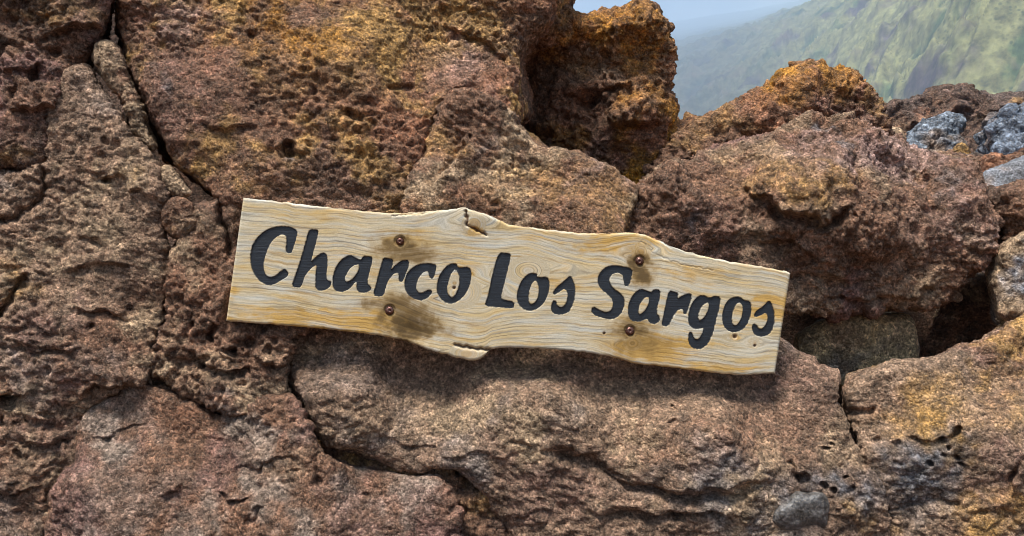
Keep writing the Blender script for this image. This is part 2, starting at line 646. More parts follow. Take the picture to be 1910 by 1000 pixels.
    for (bx, by, rx, ry, bc, bs) in blobs:
        d = np.sqrt(((wq[:, 0] - bx) / rx) ** 2 + ((wq[:, 1] - by) / ry) ** 2)
        m = (sstep(1.25, 0.25, d) * bs * 0.92 * np.clip(0.75 + t3 * 1.3, 0, 1))[:, None]
        col = col * (1 - m) + np.asarray(bc, F32) * m
    col *= (1 + 0.5 * t3)[:, None]
    lum = col @ np.array([.3, .59, .11], F32)
    col = (lum[:, None] + (col - lum[:, None]) * 1.20) * 1.42
    col = np.clip(col, 0.012, 0.8)
    base_pt = np.array([V2[:, 0].mean(), V2[:, 1].mean(), V2[:, 2].min()], F32)
    me = new_mesh(name, V2 - base_pt, faces)
    set_color(me, 'tint', col)
    smooth_shade(me)
    me.name = name
    me.materials.append(mat or MAT_ROCK)
    ob = bpy.data.objects.new(name, me)
    COL.objects.link(ob)
    ob.location = base_pt
    ob['label'] = label
    ob['category'] = category
    if group:
        ob['group'] = group
    return ob


# the tall face that fills the left and middle
rock('boulder', 'huge brown and ochre lava boulder right above the left half of the sign',
     [(236, -130), (229, 0), (234, 60), (234, 100), (244, 140), (256, 179), (273, 213), (285, 246), (297, 275), (311, 297), (334, 311),
      (355, 332), (378, 356), (404, 370), (450, 368), (520, 372), (540, 470), (700, 500), (725, 430), (740, 396), (748, 368), (755, 338), (770, 308),
      (790, 273), (815, 238), (826, 205), (850, 180), (890, 190), (930, 222), (957, 232), (957, 190), (947, 150), (939, 110), (962, 91), (1000, 67),
      (1012, 34), (1040, -20), (1050, -130)],
     [(260, 30, 2.16), (600, 150, 2.10), (900, 200, 2.20), (450, 370, 2.06), (700, 400, 2.06), (900, 20, 2.32), (600, -80, 2.25), (350, 250, 2.08), (980, 20, 2.42)],
     (BRN, RED, OCH), rnd=0.02, thick=0.5, seed=1, slant=(-0.5, 0.12), pit=0.55, strat=(-0.15, 0.5),
     cracks=[([(640, 212), (655, 220), (665, 222)], 6, 0.02), ([(720, 160), (740, 168), (760, 172)], 5, 0.014)],
     ledges=[([(955, 135), (900, 85), (870, 70), (825, 52)], 60, 0.022), ([(560, 290), (540, 282), (515, 282)], 40, 0.02),
             ([(880, 160), (845, 178), (815, 215), (800, 250)], 70, 0.02), ([(480, 250), (420, 240), (370, 230)], 60, 0.012),
             ([(250, 45), (300, 60), (350, 70)], 60, 0.010)],
     holes=[(642, 210, 7, .02), (538, 284, 10, .025), (468, 70, 8, .012), (925, 247, 8, .02), (375, 70, 5, .01)],
     blobs=[(690, 75, 150, 80, OCH, 1.0), (560, 80, 140, 60, ORG, .75), (870, 40, 120, 60, OCH, .95), (430, 20, 40, 28, ORG, .8), (340, 20, 90, 40, PNK, .55),
            (620, 150, 150, 60, OCH, .5), (330, 180, 110, 90, PUR, .55), (470, 330, 180, 60, BRN, .9), (640, 340, 150, 60, DRK, .6), (560, 210, 170, 60, RED, .5),
            (860, 140, 70, 80, PNK, .45), (800, 130, 60, 50, OCH, .5), (780, 155, 20, 14, OCH, .9), (285, 150, 26, 16, SLT, .6), (525, 302, 25, 14, SLT, .7)])

rock('slab_rock', 'smooth sloping ochre slab touching the top edge of the sign at its knot',
     [(742, 402), (752, 366), (760, 338), (774, 308), (794, 274), (816, 240), (826, 200), (850, 170), (900, 175), (945, 200), (959, 236), (976, 246), (1002, 266), (1030, 288), (1066, 292),
      (1102, 300), (1150, 328), (1190, 350), (1186, 380), (1170, 402), (1166, 432), (1150, 520), (760, 520), (735, 440)],
     [(780, 380, 2.06), (1100, 430, 2.06), (850, 240, 2.17), (1000, 290, 2.22), (1170, 350, 2.20), (950, 400, 2.07)],
     (BRN, OCH, TAN), rnd=0.018, thick=0.30, seed=2, fine=0.75, pit=0.25, strat=(-0.5, 0.5),
     cracks=[([(960, 290), (962, 315), (955, 325)], 5, .015)],
     ledges=[([(800, 345), (830, 322), (850, 300), (862, 270), (872, 250)], 45, 0.03)],
     holes=[(925, 385, 6, .015), (880, 260, 7, .02)],
     blobs=[(890, 265, 40, 22, GRY, .7), (830, 270, 60, 40, OCH, .7), (1040, 340, 160, 50, OCH, .65), (1120, 330, 70, 30, PNK, .7), (880, 390, 120, 30, RED, .6), (1130, 400, 60, 40, OCH, .5)])

rock('pillar_rock', 'upright rust brown pillar of spongy lava standing against the sky',
     [(960, -60), (1050, -8), (1075, 8), (1095, 22), (1130, 12), (1165, 4), (1195, 0), (1222, 8), (1240, 24), (1246, 42), (1239, 62), (1246, 92), (1240, 120), (1250, 152), (1246, 172),
      (1257, 202), (1258, 240), (1268, 300), (1240, 400), (1000, 400), (880, 300), (860, 200), (880, -60)],
     [(985, 40, 2.46), (1030, 50, 2.50), (1060, 20, 2.54), (1150, 80, 2.62), (1220, 120, 2.72), (960, 200, 2.86), (1060, 230, 2.76), (1150, 200, 2.66), (1180, 330, 2.72), (1000, 330, 2.84), (1090, 150, 2.74), (880, 120, 3.05), (1000, 130, 2.85)],
     (BRN, ORG, RED), rnd=0.06, thick=0.45, seed=3, cell=0.020, lump=0.9, pit=0.9, fine=1.15, big=0.045, wob=0.02,
     ledges=[([(1180, 170), (1120, 180), (1080, 185), (1050, 160)], 60, 0.035), ([(1240, 225), (1190, 230), (1130, 215)], 60, 0.04)],
     holes=[(1095, 185, 22, .06), (1130, 100, 12, .03), (1000, 260, 30, .06)],
     blobs=[(1150, 40, 140, 50, ORG, .8), (1120, 130, 70, 45, TAN, .7), (1200, 120, 60, 90, ORG, .7), (1000, 200, 60, 140, DRK, .5), (1100, 280, 120, 70, PUR, .5)])

rock('crest_rock', 'jagged rust coloured lava crest with a humped top on the right skyline',
     [(1180, 400), (1196, 350), (1215, 320), (1240, 290), (1250, 240), (1265, 226), (1294, 226), (1332, 211), (1376, 199), (1400, 182), (1433, 175), (1446, 150), (1456, 124), (1481, 136), (1505, 120), (1530, 118),
      (1558, 132), (1592, 134), (1611, 146), (1623, 168), (1640, 188), (1652, 212), (1646, 236), (1660, 270), (1640, 330), (1500, 380), (1300, 420)],
     [(1250, 300, 2.62), (1350, 240, 2.66), (1470, 180, 2.62), (1560, 170, 2.64), (1620, 230, 2.68), (1450, 260, 2.6), (1300, 380, 2.75)],
     (BRN, ORG, RED), rnd=0.05, thick=0.36, seed=4, cell=0.0195, lump=1.0, pit=0.9, fine=1.15, big=0.03, wob=0.02,
     ledges=[([(1440, 240), (1500, 215), (1560, 225), (1600, 240)], 40, 0.02), ([(1250, 300), (1330, 270), (1420, 245)], 40, 0.02)],
     blobs=[(1540, 150, 130, 40, ORG, .6), (1340, 235, 110, 35, OCH, .6), (1500, 200, 110, 40, DRK, .35), (1560, 215, 80, 35, PUR, .6), (1640, 210, 20, 40, OCH, .8)])

rock('boulder', 'big purple brown overhanging boulder behind the right end of the sign',
     [(1150, 520), (1168, 430), (1172, 400), (1190, 372), (1215, 345), (1250, 312), (1300, 292), (1355, 272), (1400, 256), (1440, 244), (1490, 232), (1545, 232), (1600, 244), (1640, 250), (1668, 275), (1690, 288), (1730, 298), (1785, 306),
      (1824, 312), (1832, 338), (1838, 366), (1860, 408), (1857, 450), (1850, 484), (1830, 505), (1793, 538), (1762, 563), (1735, 574), (1682, 570), (1632, 583), (1573, 580), (1531, 578), (1470, 572), (1300, 560)],
     [(1200, 420, 2.18), (1300, 400, 2.14), (1500, 360, 2.10), (1600, 420, 2.12), (1500, 250, 2.42), (1700, 310, 2.42), (1800, 400, 2.26), (1600, 540, 2.26), (1750, 540, 2.30), (1330, 300, 2.36), (1480, 520, 2.2), (1250, 520, 2.2)],
     (BRN, PUR, (0.205, 0.140, 0.095)), rnd=0.045, thick=0.26, seed=5, lump=0.9, pit=0.6, fine=1.2, big=0.030, wob=0.02,
     cracks=[([(1430, 395), (1470, 408), (1540, 412), (1580, 390)], 10, .03), ([(1440, 505), (1520, 520), (1600, 530)], 9, .02)],
     ledges=[([(1600, 380), (1545, 408), (1500, 404), (1440, 392), (1390, 350)], 60, 0.035), ([(1530, 480), (1470, 455), (1400, 450)], 60, 0.02), ([(1780, 530), (1700, 545), (1600, 550), (1500, 545)], 40, 0.02)],
     holes=[(1622, 368, 5, .02), (1590, 400, 5, .015), (1400, 357, 5, .012)],
     blobs=[(1600, 285, 150, 45, PNK, .85), (1700, 305, 110, 30, PNK, .8), (1450, 330, 110, 50, OCH, .65), (1520, 380, 60, 30, TAN, .8), (1780, 345, 60, 30, SLT, .5), (1770, 420, 80, 50, PNK, .6), (1530, 340, 80, 30, OCH, .6),
            (1300, 440, 110, 70, PUR, .7), (1280, 420, 26, 16, SLT, .7), (1650, 460, 140, 60, BRN, .6), (1700, 520, 110, 40, TAN, .5), (1420, 470, 110, 50, DRK, .45), (1555, 238, 24, 14, SLT, .8), (1240, 350, 70, 40, DRK, .4)])

rock('boulder', 'wide rounded brown boulder directly below the sign',
     [(556, 575), (566, 620), (550, 656), (546, 700), (548, 736), (568, 762), (590, 793), (608, 818), (650, 844), (716, 862), (769, 881), (813, 870), (857, 880), (876, 903), (903, 934), (930, 965), (956, 987), (966, 1090),
      (1674, 1090), (1658, 1000), (1652, 958), (1640, 922), (1625, 882), (1604, 840), (1589, 778), (1564, 742), (1564, 708), (1596, 692), (1550, 662), (1505, 631), (1464, 610), (1440, 580), (1000, 565)],
     [(600, 620, 2.10), (800, 650, 2.12), (1000, 640, 2.14), (1200, 670, 2.13), (1400, 690, 2.10), (620, 760, 1.98), (1000, 790, 1.93), (1300, 840, 1.90), (1560, 760, 2.0), (900, 900, 1.97), (1200, 950, 1.93), (1500, 950, 1.93), (1620, 980, 1.98), (1500, 640, 2.08)],
     ((0.168, 0.110, 0.077), GRY, TAN), rnd=0.028, thick=0.26, seed=6, slant=-0.3, fine=0.66, pit=0.25, lump=0.05, strat=(-0.28, 0.7), big=0.014, wob=0.018,
     cracks=[([(1020, 842), (1100, 862), (1180, 905), (1260, 925), (1350, 925), (1420, 905)], 10, .035), ([(1240, 800), (1320, 795), (1360, 780)], 5, .008), ([(1240, 800), (1260, 790), (1300, 790)], 4, .01),
             ([(1460, 860), (1490, 890), (1500, 930)], 8, .02), ([(1130, 950), (1200, 965), (1300, 958)], 9, .02)],
     ledges=[([(1450, 900), (1350, 930), (1240, 925), (1150, 895), (1080, 860), (1010, 842)], 90, 0.015), ([(1010, 838), (930, 850), (860, 850), (780, 838), (700, 815), (630, 800)], 60, 0.006), ([(1400, 960), (1300, 955), (1180, 965), (1080, 945)], 40, 0.018)],
     holes=[(1258, 767, 6, .02), (1496, 892, 11, .03), (1537, 903, 9, .025), (1557, 915, 7, .02), (1579, 886, 5, .02), (1592, 913, 8, .02), (1536, 838, 6, .02), (1545, 828, 5, .015), (1388, 928, 7, .015)],
     blobs=[(1150, 760, 260, 70, TAN, .45), (1350, 820, 200, 70, RED, .45), (750, 780, 160, 60, TAN, .6), (700, 830, 100, 30, GRY, .6), (1480, 700, 120, 70, PUR, .45), (1560, 830, 40, 120, TAN, .8), (1590, 925, 55, 55, SLT, 1.0), (1510, 900, 60, 40, SLT, .7),
            (1030, 930, 130, 60, PUR, .45), (1300, 880, 160, 30, SLT, .35), (1590, 960, 40, 30, OCH, .7), (1180, 700, 200, 30, BRN, .7), (640, 700, 90, 50, GRY, .5)])

rock('boulder', 'tan boulder with ochre patches and round gas holes in the lower right corner',
     [(1568, 708), (1568, 740), (1592, 777), (1608, 839), (1632, 880), (1647, 922), (1659, 958), (1664, 1000), (1680, 1090), (2040, 1090), (2060, 500), (1960, 540), (1912, 580), (1866, 612), (1838, 638), (1783, 648), (1750, 668), (1708, 672), (1656, 680), (1606, 694)],
     [(1620, 720, 2.06), (1700, 700, 2.06), (1850, 660, 2.06), (1750, 850, 1.95), (1900, 850, 1.93), (1680, 950, 2.0), (1950, 600, 2.1), (1850, 980, 1.95)],
     ((0.205, 0.140, 0.098), BRN, OCH), rnd=0.018, thick=0.26, seed=7, fine=0.78, pit=0.3, strat=(0.1, 0.4), big=0.014,
     cracks=[([(1575, 768), (1600, 765), (1628, 762)], 5, .02), ([(1650, 945), (1700, 930), (1760, 935), (1800, 940)], 5, .012)],
     ledges=[([(1880, 930), (1900, 880), (1912, 850)], 40, .02), ([(1790, 820), (1730, 830), (1690, 812)], 50, .01)],
     holes=[(1783, 815, 9, .03), (1763, 824, 5, .02), (1760, 848, 5, .02), (1788, 853, 6, .025), (1792, 864, 5, .02), (1731, 862, 7, .025), (1775, 838, 4, .02), (1641, 822, 7, .012), (1670, 830, 9, .012), (1890, 890, 12, .02)],
     blobs=[(1720, 760, 130, 50, OCH, .85), (1850, 700, 60, 30, OCH, .8), (1700, 885, 100, 70, SLT, 1.0), (1780, 840, 34, 40, SLT, .8), (1720, 960, 60, 40, GRY, .8), (1780, 950, 40, 50, OCH, .7), (1830, 640, 110, 30, PUR, .6), (1880, 880, 60, 70, PUR, .6), (1900, 780, 60, 60, OCH, .6), (1620, 745, 50, 40, PUR, .4)])

rock('boulder', 'pale brown rock face left of the long black crack turning purple lower down',
     [(188, 130), (202, 156), (219, 185), (233, 214), (245, 241), (263, 263), (281, 287), (294, 304), (299, 330), (303, 350), (318, 368), (300, 385), (300, 430), (322, 470), (321, 510), (318, 550), (314, 592), (301, 612),
      (282, 645), (267, 672), (264, 700), (252, 724), (214, 730), (176, 752), (150, 786), (147, 820), (137, 850), (97, 893), (70, 930), (60, 965), (38, 1010), (20, 1090), (-150, 1090), (-150, 312), (-10, 312), (30, 316), (78, 312), (84, 298), (92, 270), (104, 245), (102, 214), (121, 185), (122, 165), (133, 146), (148, 126), (171, 112)],
     [(180, 140, 2.10), (200, 250, 2.05), (100, 300, 2.07), (200, 450, 2.03), (290, 560, 2.06), (210, 690, 1.99), (60, 450, 2.06), (90, 600, 2.03), (100, 720, 1.98), (40, 850, 1.94), (0, 960, 1.95), (-80, 800, 1.97), (160, 765, 2.03), (-80, 400, 2.06)],
     ((0.185, 0.122, 0.085), BRN, TAN), rnd=0.014, thick=0.45, seed=8, slant=-0.50, pit=0.6, lump=0.25, strat=(-0.2, 0.4), fine=1.05, wob=0.014,
     cracks=[([(100, 470), (150, 455), (210, 460)], 6, .012), ([(-20, 412), (20, 408), (60, 396), (78, 372), (84, 345), (86, 318)], 7, .03), ([(140, 590), (190, 585), (240, 600)], 6, .012), ([(-20, 588), (4, 582), (22, 568), (34, 546), (52, 530)], 8, .045),
             ([(-20, 742), (20, 745), (36, 756)], 7, .03), ([(60, 640), (100, 655), (130, 640)], 6, .015)],
     ledges=[([(290, 375), (260, 362), (240, 360)], 40, .014), ([(250, 500), (180, 490), (120, 500)], 50, .014), ([(240, 600), (190, 590), (130, 570)], 50, .016), ([(250, 330), (200, 330), (160, 320)], 50, .012),
             ([(150, 650), (90, 660), (40, 645)], 50, .02), ([(60, 752), (20, 742), (-30, 750)], 40, .03), ([(140, 820), (90, 835), (40, 830)], 50, .015), ([(80, 910), (30, 920), (-20, 910)], 40, .02), ([(258, 700), (214, 724), (170, 728), (150, 745)], 60, .02)],
     holes=[(205, 332, 9, .025), (200, 268, 7, .015), (178, 616, 7, .015), (15, 750, 14, .03), (12, 785, 8, .02), (35, 848, 9, .02), (62, 780, 6, .012), (5, 650, 8, .015)],
     blobs=[(200, 180, 70, 60, GRY, .55), (250, 320, 50, 30, OCH, .5), (180, 420, 110, 60, TAN, .6), (200, 680, 60, 40, GRY, .6), (20, 345, 50, 30, GRY, .7), (30, 520, 60, 30, OCH, .6), (20, 430, 60, 30, BRN, .6),
            (80, 600, 70, 50, PUR, .85), (60, 700, 90, 40, GRY, .6), (120, 720, 50, 40, PUR, .7), (90, 800, 80, 50, PUR, .75), (40, 880, 80, 50, BRN, .6), (20, 660, 50, 20, SLT, .4), (20, 960, 70, 40, GRY, .6)])

rock('stone_sliver', 'thin upright finger of pale stone wedged in the crack at upper left',
     [(178, 98), (187, 82), (205, 78), (219, 86), (226, 104), (233, 140), (245, 178), (260, 212), (274, 248), (290, 280), (280, 284), (262, 258), (248, 236), (236, 208), (222, 180), (204, 152), (190, 128), (180, 112)],
     [(200, 100, 2.10), (230, 180, 2.085), (255, 235, 2.085)], ((0.185, 0.122, 0.085), TAN, BRN), category='stone', rnd=0.008, thick=0.14, seed=9, cell=0.008, wob=0.008, big=0.008, fine=0.8)
rock('stone_sliver', 'short pale stone splinter caught lower down in the long crack',
     [(304, 308), (322, 322), (340, 340), (356, 360), (346, 366), (326, 358), (308, 344), (302, 326)],
     [(320, 330, 2.06), (350, 360, 2.06)], (TAN, GRY, TAN), category='stone', rnd=0.008, thick=0.12, seed=10, cell=0.008, wob=0.006, big=0.006, fine=0.8)
rock('stone', 'small rounded brown stone left of the sign just under the long crack',
     [(312, 372), (334, 368), (354, 384), (362, 405), (358, 430), (342, 446), (320, 440), (306, 420), (304, 394)],
     [(330, 400, 2.04), (350, 430, 2.06)], (BRN, TAN, OCH), category='stone', rnd=0.012, thick=0.16, seed=11, cell=0.009, wob=0.006, big=0.006, fine=0.8)

rock('boulder', 'dark crumbly boulder at the top left corner of the rock face',
     [(-150, -130), (206, -130), (209, 0), (206, 40), (194, 66), (174, 88), (160, 103), (139, 118), (126, 142), (116, 164), (114, 184), (96, 212), (98, 246), (86, 268), (78, 296), (72, 308), (30, 312), (-10, 306), (-150, 300)],
     [(40, 40, 2.08), (180, 30, 2.12), (100, 150, 2.08), (30, 260, 2.06), (-80, 100, 2.1)],
     (DRK, BRN, PUR), rnd=0.014, thick=0.45, seed=12, slant=-0.52, pit=0.8, lump=0.7, fine=1.15, big=0.025, wob=0.016,
     ledges=[([(190, 55), (140, 60), (90, 70)], 40, .025), ([(120, 205), (80, 200), (30, 210)], 40, .025), ([(80, 130), (40, 140), (0, 130)], 40, .02)],
     holes=[(65, 145, 12, .03), (100, 105, 10, .025), (30, 175, 9, .02), (95, 220, 10, .03)],
     blobs=[(90, 15, 110, 40, OCH, .55), (60, 60, 110, 40, BRN, .6), (90, 180, 40, 34, PUR, .8), (160, 50, 50, 30, PUR, .5), (20, 220, 50, 40, PUR, .6), (25, 285, 60, 25, OCH, .5)])
rock('boulder', 'dark brown pitted rock squeezed between the left end of the sign and the pale slab',
     [(368, 377), (405, 387), (455, 378), (560, 400), (640, 600), (566, 612), (542, 655), (538, 700), (541, 730), (520, 742), (482, 735), (474, 754), (430, 790), (388, 757), (352, 741), (308, 716), (268, 682), (283, 647), (302, 613), (316, 594), (321, 550), (324, 510),
      (326, 480), (346, 450), (362, 430), (366, 402)],
     [(400, 420, 2.06), (370, 560, 2.06), (450, 640, 2.05), (430, 750, 1.99), (530, 680, 2.06), (320, 690, 2.02), (500, 500, 2.07)],
     (BRN, DRK, TAN), rnd=0.014, thick=0.26, seed=14, slant=-0.47, pit=0.9, lump=0.5, fine=1.1,
     cracks=[([(412, 384), (413, 415), (422, 445), (434, 478)], 6, .04), ([(320, 680), (370, 680), (420, 700), (480, 690)], 8, .02), ([(385, 640), (395, 620), (405, 615)], 7, .03)],
     ledges=[([(470, 690), (420, 690), (370, 675), (330, 650)], 40, .02), ([(540, 690), (500, 680), (470, 650)], 40, .02)],
     holes=[(368, 630, 7, .02), (395, 632, 9, .03), (430, 655, 8, .03), (470, 640, 9, .03), (312, 715, 9, .02), (505, 650, 8, .02)],
     blobs=[(390, 410, 40, 40, TAN, .6), (370, 540, 50, 50, RED, .5), (340, 690, 60, 30, TAN, .6), (430, 720, 60, 40, TAN, .7), (410, 755, 30, 25, GRY, .8), (520, 710, 40, 40, TAN, .7), (480, 640, 60, 30, DRK, .5)])

rock('boulder', 'broad smooth reddish boulder across the bottom left foreground',
     [(50, 1090), (62, 1000), (72, 966), (76, 932), (102, 897), (142, 854), (152, 823), (156, 788), (182, 756), (220, 734), (252, 728), (266, 680), (302, 712), (346, 738), (384, 752), (430, 786), (478, 754), (486, 736), (520, 742), (545, 738), (570, 790), (580, 820), (588, 850), (640, 858),
      (700, 874), (770, 894), (810, 890), (838, 908), (852, 940), (860, 985), (862, 1090)],
     [(250, 760, 2.03), (400, 800, 2.02), (300, 880, 1.92), (550, 900, 1.94), (200, 960, 1.88), (500, 980, 1.86), (780, 950, 1.95), (100, 980, 1.95), (700, 880, 2.03)],
     (BRN, PUR, (0.190, 0.145, 0.115)), rnd=0.022, thick=0.26, seed=16, slant=-0.58, fine=0.8, pit=0.35, strat=(-0.35, 0.4), big=0.014,
     cracks=[([(585, 830), (590, 870), (598, 905)], 6, .012), ([(410, 920), (440, 940), (456, 935)], 6, .015), ([(460, 975), (495, 962)], 5, .012)],
     ledges=[([(290, 785), (240, 802), (200, 822), (160, 815)], 60, .005), ([(460, 935), (430, 935), (400, 920)], 30, .018), ([(350, 910), (320, 925), (300, 930)], 30, .012), ([(500, 960), (475, 975), (455, 980)], 30, .014), ([(560, 850), (500, 870), (440, 880)], 50, .01)],
     holes=[(200, 826, 7, .015), (594, 900, 8, .015), (680, 925, 7, .01)],
     blobs=[(300, 770, 110, 40, RED, .6), (250, 790, 60, 40, GRY, .5), (450, 850, 110, 40, BRN, .6), (250, 920, 150, 60, GRY, .45), (180, 980, 110, 30, GRY, .6), (560, 870, 60, 50, TAN, .45), (650, 960, 60, 60, PNK, .4), (780, 930, 90, 50, PUR, .6), (400, 960, 150, 40, RED, .5), (640, 880, 60, 26, BRN, .7)])

rock('stone', 'small ochre brown rock deep in the gap under the boulder below the sign',
     [(570, 780), (660, 840), (760, 870), (850, 870), (960, 960), (1000, 1090), (840, 1090), (830, 930), (720, 890), (600, 860)],
     [(620, 830, 2.07), (720, 880, 2.06), (900, 940, 2.0), (900, 1000, 1.98), (860, 900, 2.02)], (BRN, OCH, DRK), category='stone', rnd=0.03, thick=0.3, seed=17, cell=0.018, lump=1.0, pit=0.8,
     blobs=[(880, 900, 50, 40, OCH, .6)])

rock('stone', 'smooth grey brown stone in the dark hollow right of the sign',
     [(1470, 640), (1500, 612), (1540, 594), (1590, 585), (1640, 583), (1700, 590), (1711, 620), (1714, 655), (1708, 700), (1640, 740), (1560, 730)],
     [(1520, 640, 2.42), (1600, 620, 2.38), (1690, 630, 2.4)], ((.34, .27, .17), TAN, GRY), category='stone', rnd=0.045, thick=0.25, seed=18, cell=0.018, fine=0.5, pit=0.1, big=0.012,
     blobs=[(1650, 600, 60, 25, OCH, .6), (1590, 670, 60, 40, SLT, .7), (1690, 640, 20, 40, TAN, .7)])
rock('stone', 'shadowed brown rock at the back of the hollow on the right',
     [(1690, 700), (1724, 640), (1740, 590), (1790, 530), (1850, 500), (1880, 560), (1870, 640), (1800, 700)],
     [(1740, 650, 2.62), (1800, 600, 2.6), (1850, 560, 2.5)], (BRN, DRK, TAN), category='stone', rnd=0.05, thick=0.25, seed=19, cell=0.018, pit=0.5, lump=0.3)
rock('slab_rock', 'worn grey slab with a pale rim at the right edge of the picture',
     [(1836, 515), (1852, 488), (1868, 462), (1890, 444), (1930, 428), (2030, 400), (2050, 620), (1940, 600), (1870, 615), (1862, 570), (1852, 540)],
     [(1860, 520, 2.28), (1900, 500, 2.24), (1980, 500, 2.2), (1880, 590, 2.2)], (TAN, GRY, BRN), rnd=0.03, thick=0.3, seed=20, fine=0.8, pit=0.3, strat=(0.3, 0.4),
     ledges=[([(1870, 590), (1900, 560), (1930, 550)], 40, .02), ([(1930, 430), (1895, 448), (1862, 480)], 14, -.02)], blobs=[(1905, 505, 34, 40, BLU, .8), (1890, 450, 40, 14, TAN, .8)])
rock('boulder', 'knobbly brown rock at the right edge beside the overhanging boulder',
     [(1840, 378), (1850, 358), (1880, 350), (1915, 352), (2010, 340), (2030, 440), (1920, 440), (1880, 462), (1862, 458), (1864, 410)],
     [(1870, 390, 2.36), (1910, 380, 2.34), (1980, 390, 2.34), (1880, 440, 2.42)], (BRN, TAN, DRK), rnd=0.04, thick=0.3, seed=21, lump=1.0, pit=0.9, fine=1.2, wob=0.018)

# stone lodged low on the boulder, black and worn smooth
rock('stone', 'smooth dark shiny lava stone near the bottom right',
     [(1428, 972), (1438, 950), (1462, 934), (1482, 916), (1508, 922), (1530, 912), (1552, 935), (1548, 968), (1556, 992), (1510, 986), (1480, 990), (1450, 978)],
     [(1480, 950, 1.905), (1530, 950, 1.912), (1440, 965, 1.935)], ((.045, .042, .040), (.030, .029, .029), (.10, .085, .07)), category='stone', rnd=0.025, thick=0.10, cell=0.008, seed=22, fine=0.22, pit=0.0, big=0.022, wob=0.010, mat=MAT_SMOOTH)

# ------------------------------------------------------------------ things beyond the outcrop
rock('boulder', 'bare blue grey dome of lava at the right edge behind the knobbly rock',
     [(1815, 350), (1832, 325), (1870, 305), (1910, 290), (2080, 270), (2120, 460), (1830, 460)],
     [(1850, 340, 4.1), (1910, 320, 4.1), (2000, 340, 4.2), (1850, 420, 3.9)], ((.15, .155, .165), SLT, (.18, .135, .11)), rnd=0.14, thick=0.8, cell=0.04, seed=30, fine=0.5, pit=0.0, big=0.03, scale=2.0)
rock('lava_ridge', 'distant dark brown lava ridge with a jagged top under the mountain',
     [(1560, 420), (1600, 260), (1650, 197), (1690, 190), (1720, 180), (1750, 176), (1775, 174), (1790, 168), (1805, 178), (1828, 174), (1826, 188), (1840, 190), (1853, 187), (1855, 180), (1880, 178), (1897, 182), (1912, 176), (2010, 160), (2200, 190), (2250, 420)],
     [(1650, 220, 30), (1750, 200, 31), (1850, 210, 31), (1950, 200, 30), (1700, 300, 26), (1900, 300, 26)],
     (DRK, (.085, .06, .05), BRN), category='ridge', rnd=0.12, thick=3.0, cell=0.20, seed=31, wob=0.25, big=0.5, scale=13.0, fine=0.8, lump=0.3, pit=0.4, strat=(0.5, 0.6), mat=MAT_FARROCK,
     ledges=[([(1820, 205), (1760, 225), (1700, 250)], 20, .8), ([(1900, 200), (1860, 215), (1840, 235)], 14, .7)],
     blobs=[(1720, 225, 70, 20, RED, .6), (1700, 240, 60, 18, TAN, .5), (1795, 207, 10, 6, PNK, .9), (1845, 200, 9, 5, PNK, .9), (1885, 205, 24, 14, OCH, .6), (1830, 215, 30, 14, TAN, .6)])
rock('lava_flow', 'pale blue grey tongue of ropy lava left of the small ochre boulder in the distance',
     [(1672, 292), (1690, 270), (1715, 256), (1738, 240), (1748, 224), (1772, 218), (1784, 236), (1774, 262), (1790, 285), (1760, 320), (1700, 320)],
     [(1710, 275, 21.5), (1750, 245, 22), (1755, 290, 20.5)], ((.15, .168, .19), (.095, .108, .125), (.16, .12, .095)), category='lava', rnd=0.18, thick=2.0, cell=0.10, seed=32, wob=0.2, big=0.35, scale=9.0, fine=1.1, lump=1.2, pit=0.1, strat=(1.1, 0.9), mat=MAT_FARROCK)
rock('lava_flow', 'steep slate blue wall of ropy lava at the far right under the distant ridge',
     [(1838, 300), (1838, 262), (1850, 235), (1858, 216), (1880, 225), (1900, 212), (1930, 200), (2080, 190), (2100, 310), (1860, 305)],
     [(1850, 270, 20), (1890, 250, 19.5), (1990, 250, 19)], ((.135, .155, .185), (.07, .08, .095), (.14, .105, .085)), category='lava', rnd=0.2, thick=2.0, cell=0.10, seed=33, wob=0.2, big=0.4, scale=9.0, fine=1.1, lump=1.3, pit=0.2, strat=(1.1, 0.9), mat=MAT_FARROCK)
rock('boulder', 'small squarish ochre boulder in the distance between the two grey lava flows',
     [(1776, 292), (1779, 276), (1790, 271), (1806, 272), (1809, 286), (1806, 302), (1785, 304)],
     [(1792, 285, 15.5)], (OCH, ORG, OCH), rnd=0.07, thick=0.8, cell=0.035, seed=34, wob=0.03, big=0.05, scale=5.0, fine=0.5, mat=MAT_FARROCK)
for k, (pl, dist, pal_, lab) in enumerate([
        ([(1742, 312), (1750, 290), (1775, 288), (1800, 296), (1830, 294), (1842, 312), (1840, 340), (1750, 340)], 14, (BRN, TAN, GRY), 'flat brown rock below the small ochre boulder in the distance'),
        ([(1832, 305), (1850, 295), (1880, 296), (1905, 285), (1960, 270), (1990, 340), (1830, 345)], 12, (RED, BRN, TAN), 'reddish rubble rock under the slate blue lava wall'),
        ([(1640, 270), (1650, 240), (1680, 245), (1690, 275), (1700, 300), (1650, 310)], 16, (BRN, RED, TAN), 'brown rock peeping out beside the crest below the distant ridge')]):
    rock('boulder', lab, pl, [(pl[0][0] + 40, pl[0][1], dist)], pal_, rnd=0.10, thick=0.9, cell=0.065, seed=40 + k, wob=0.06, big=0.10, scale=5.0, fine=0.8, lump=0.6, mat=MAT_FARROCK)
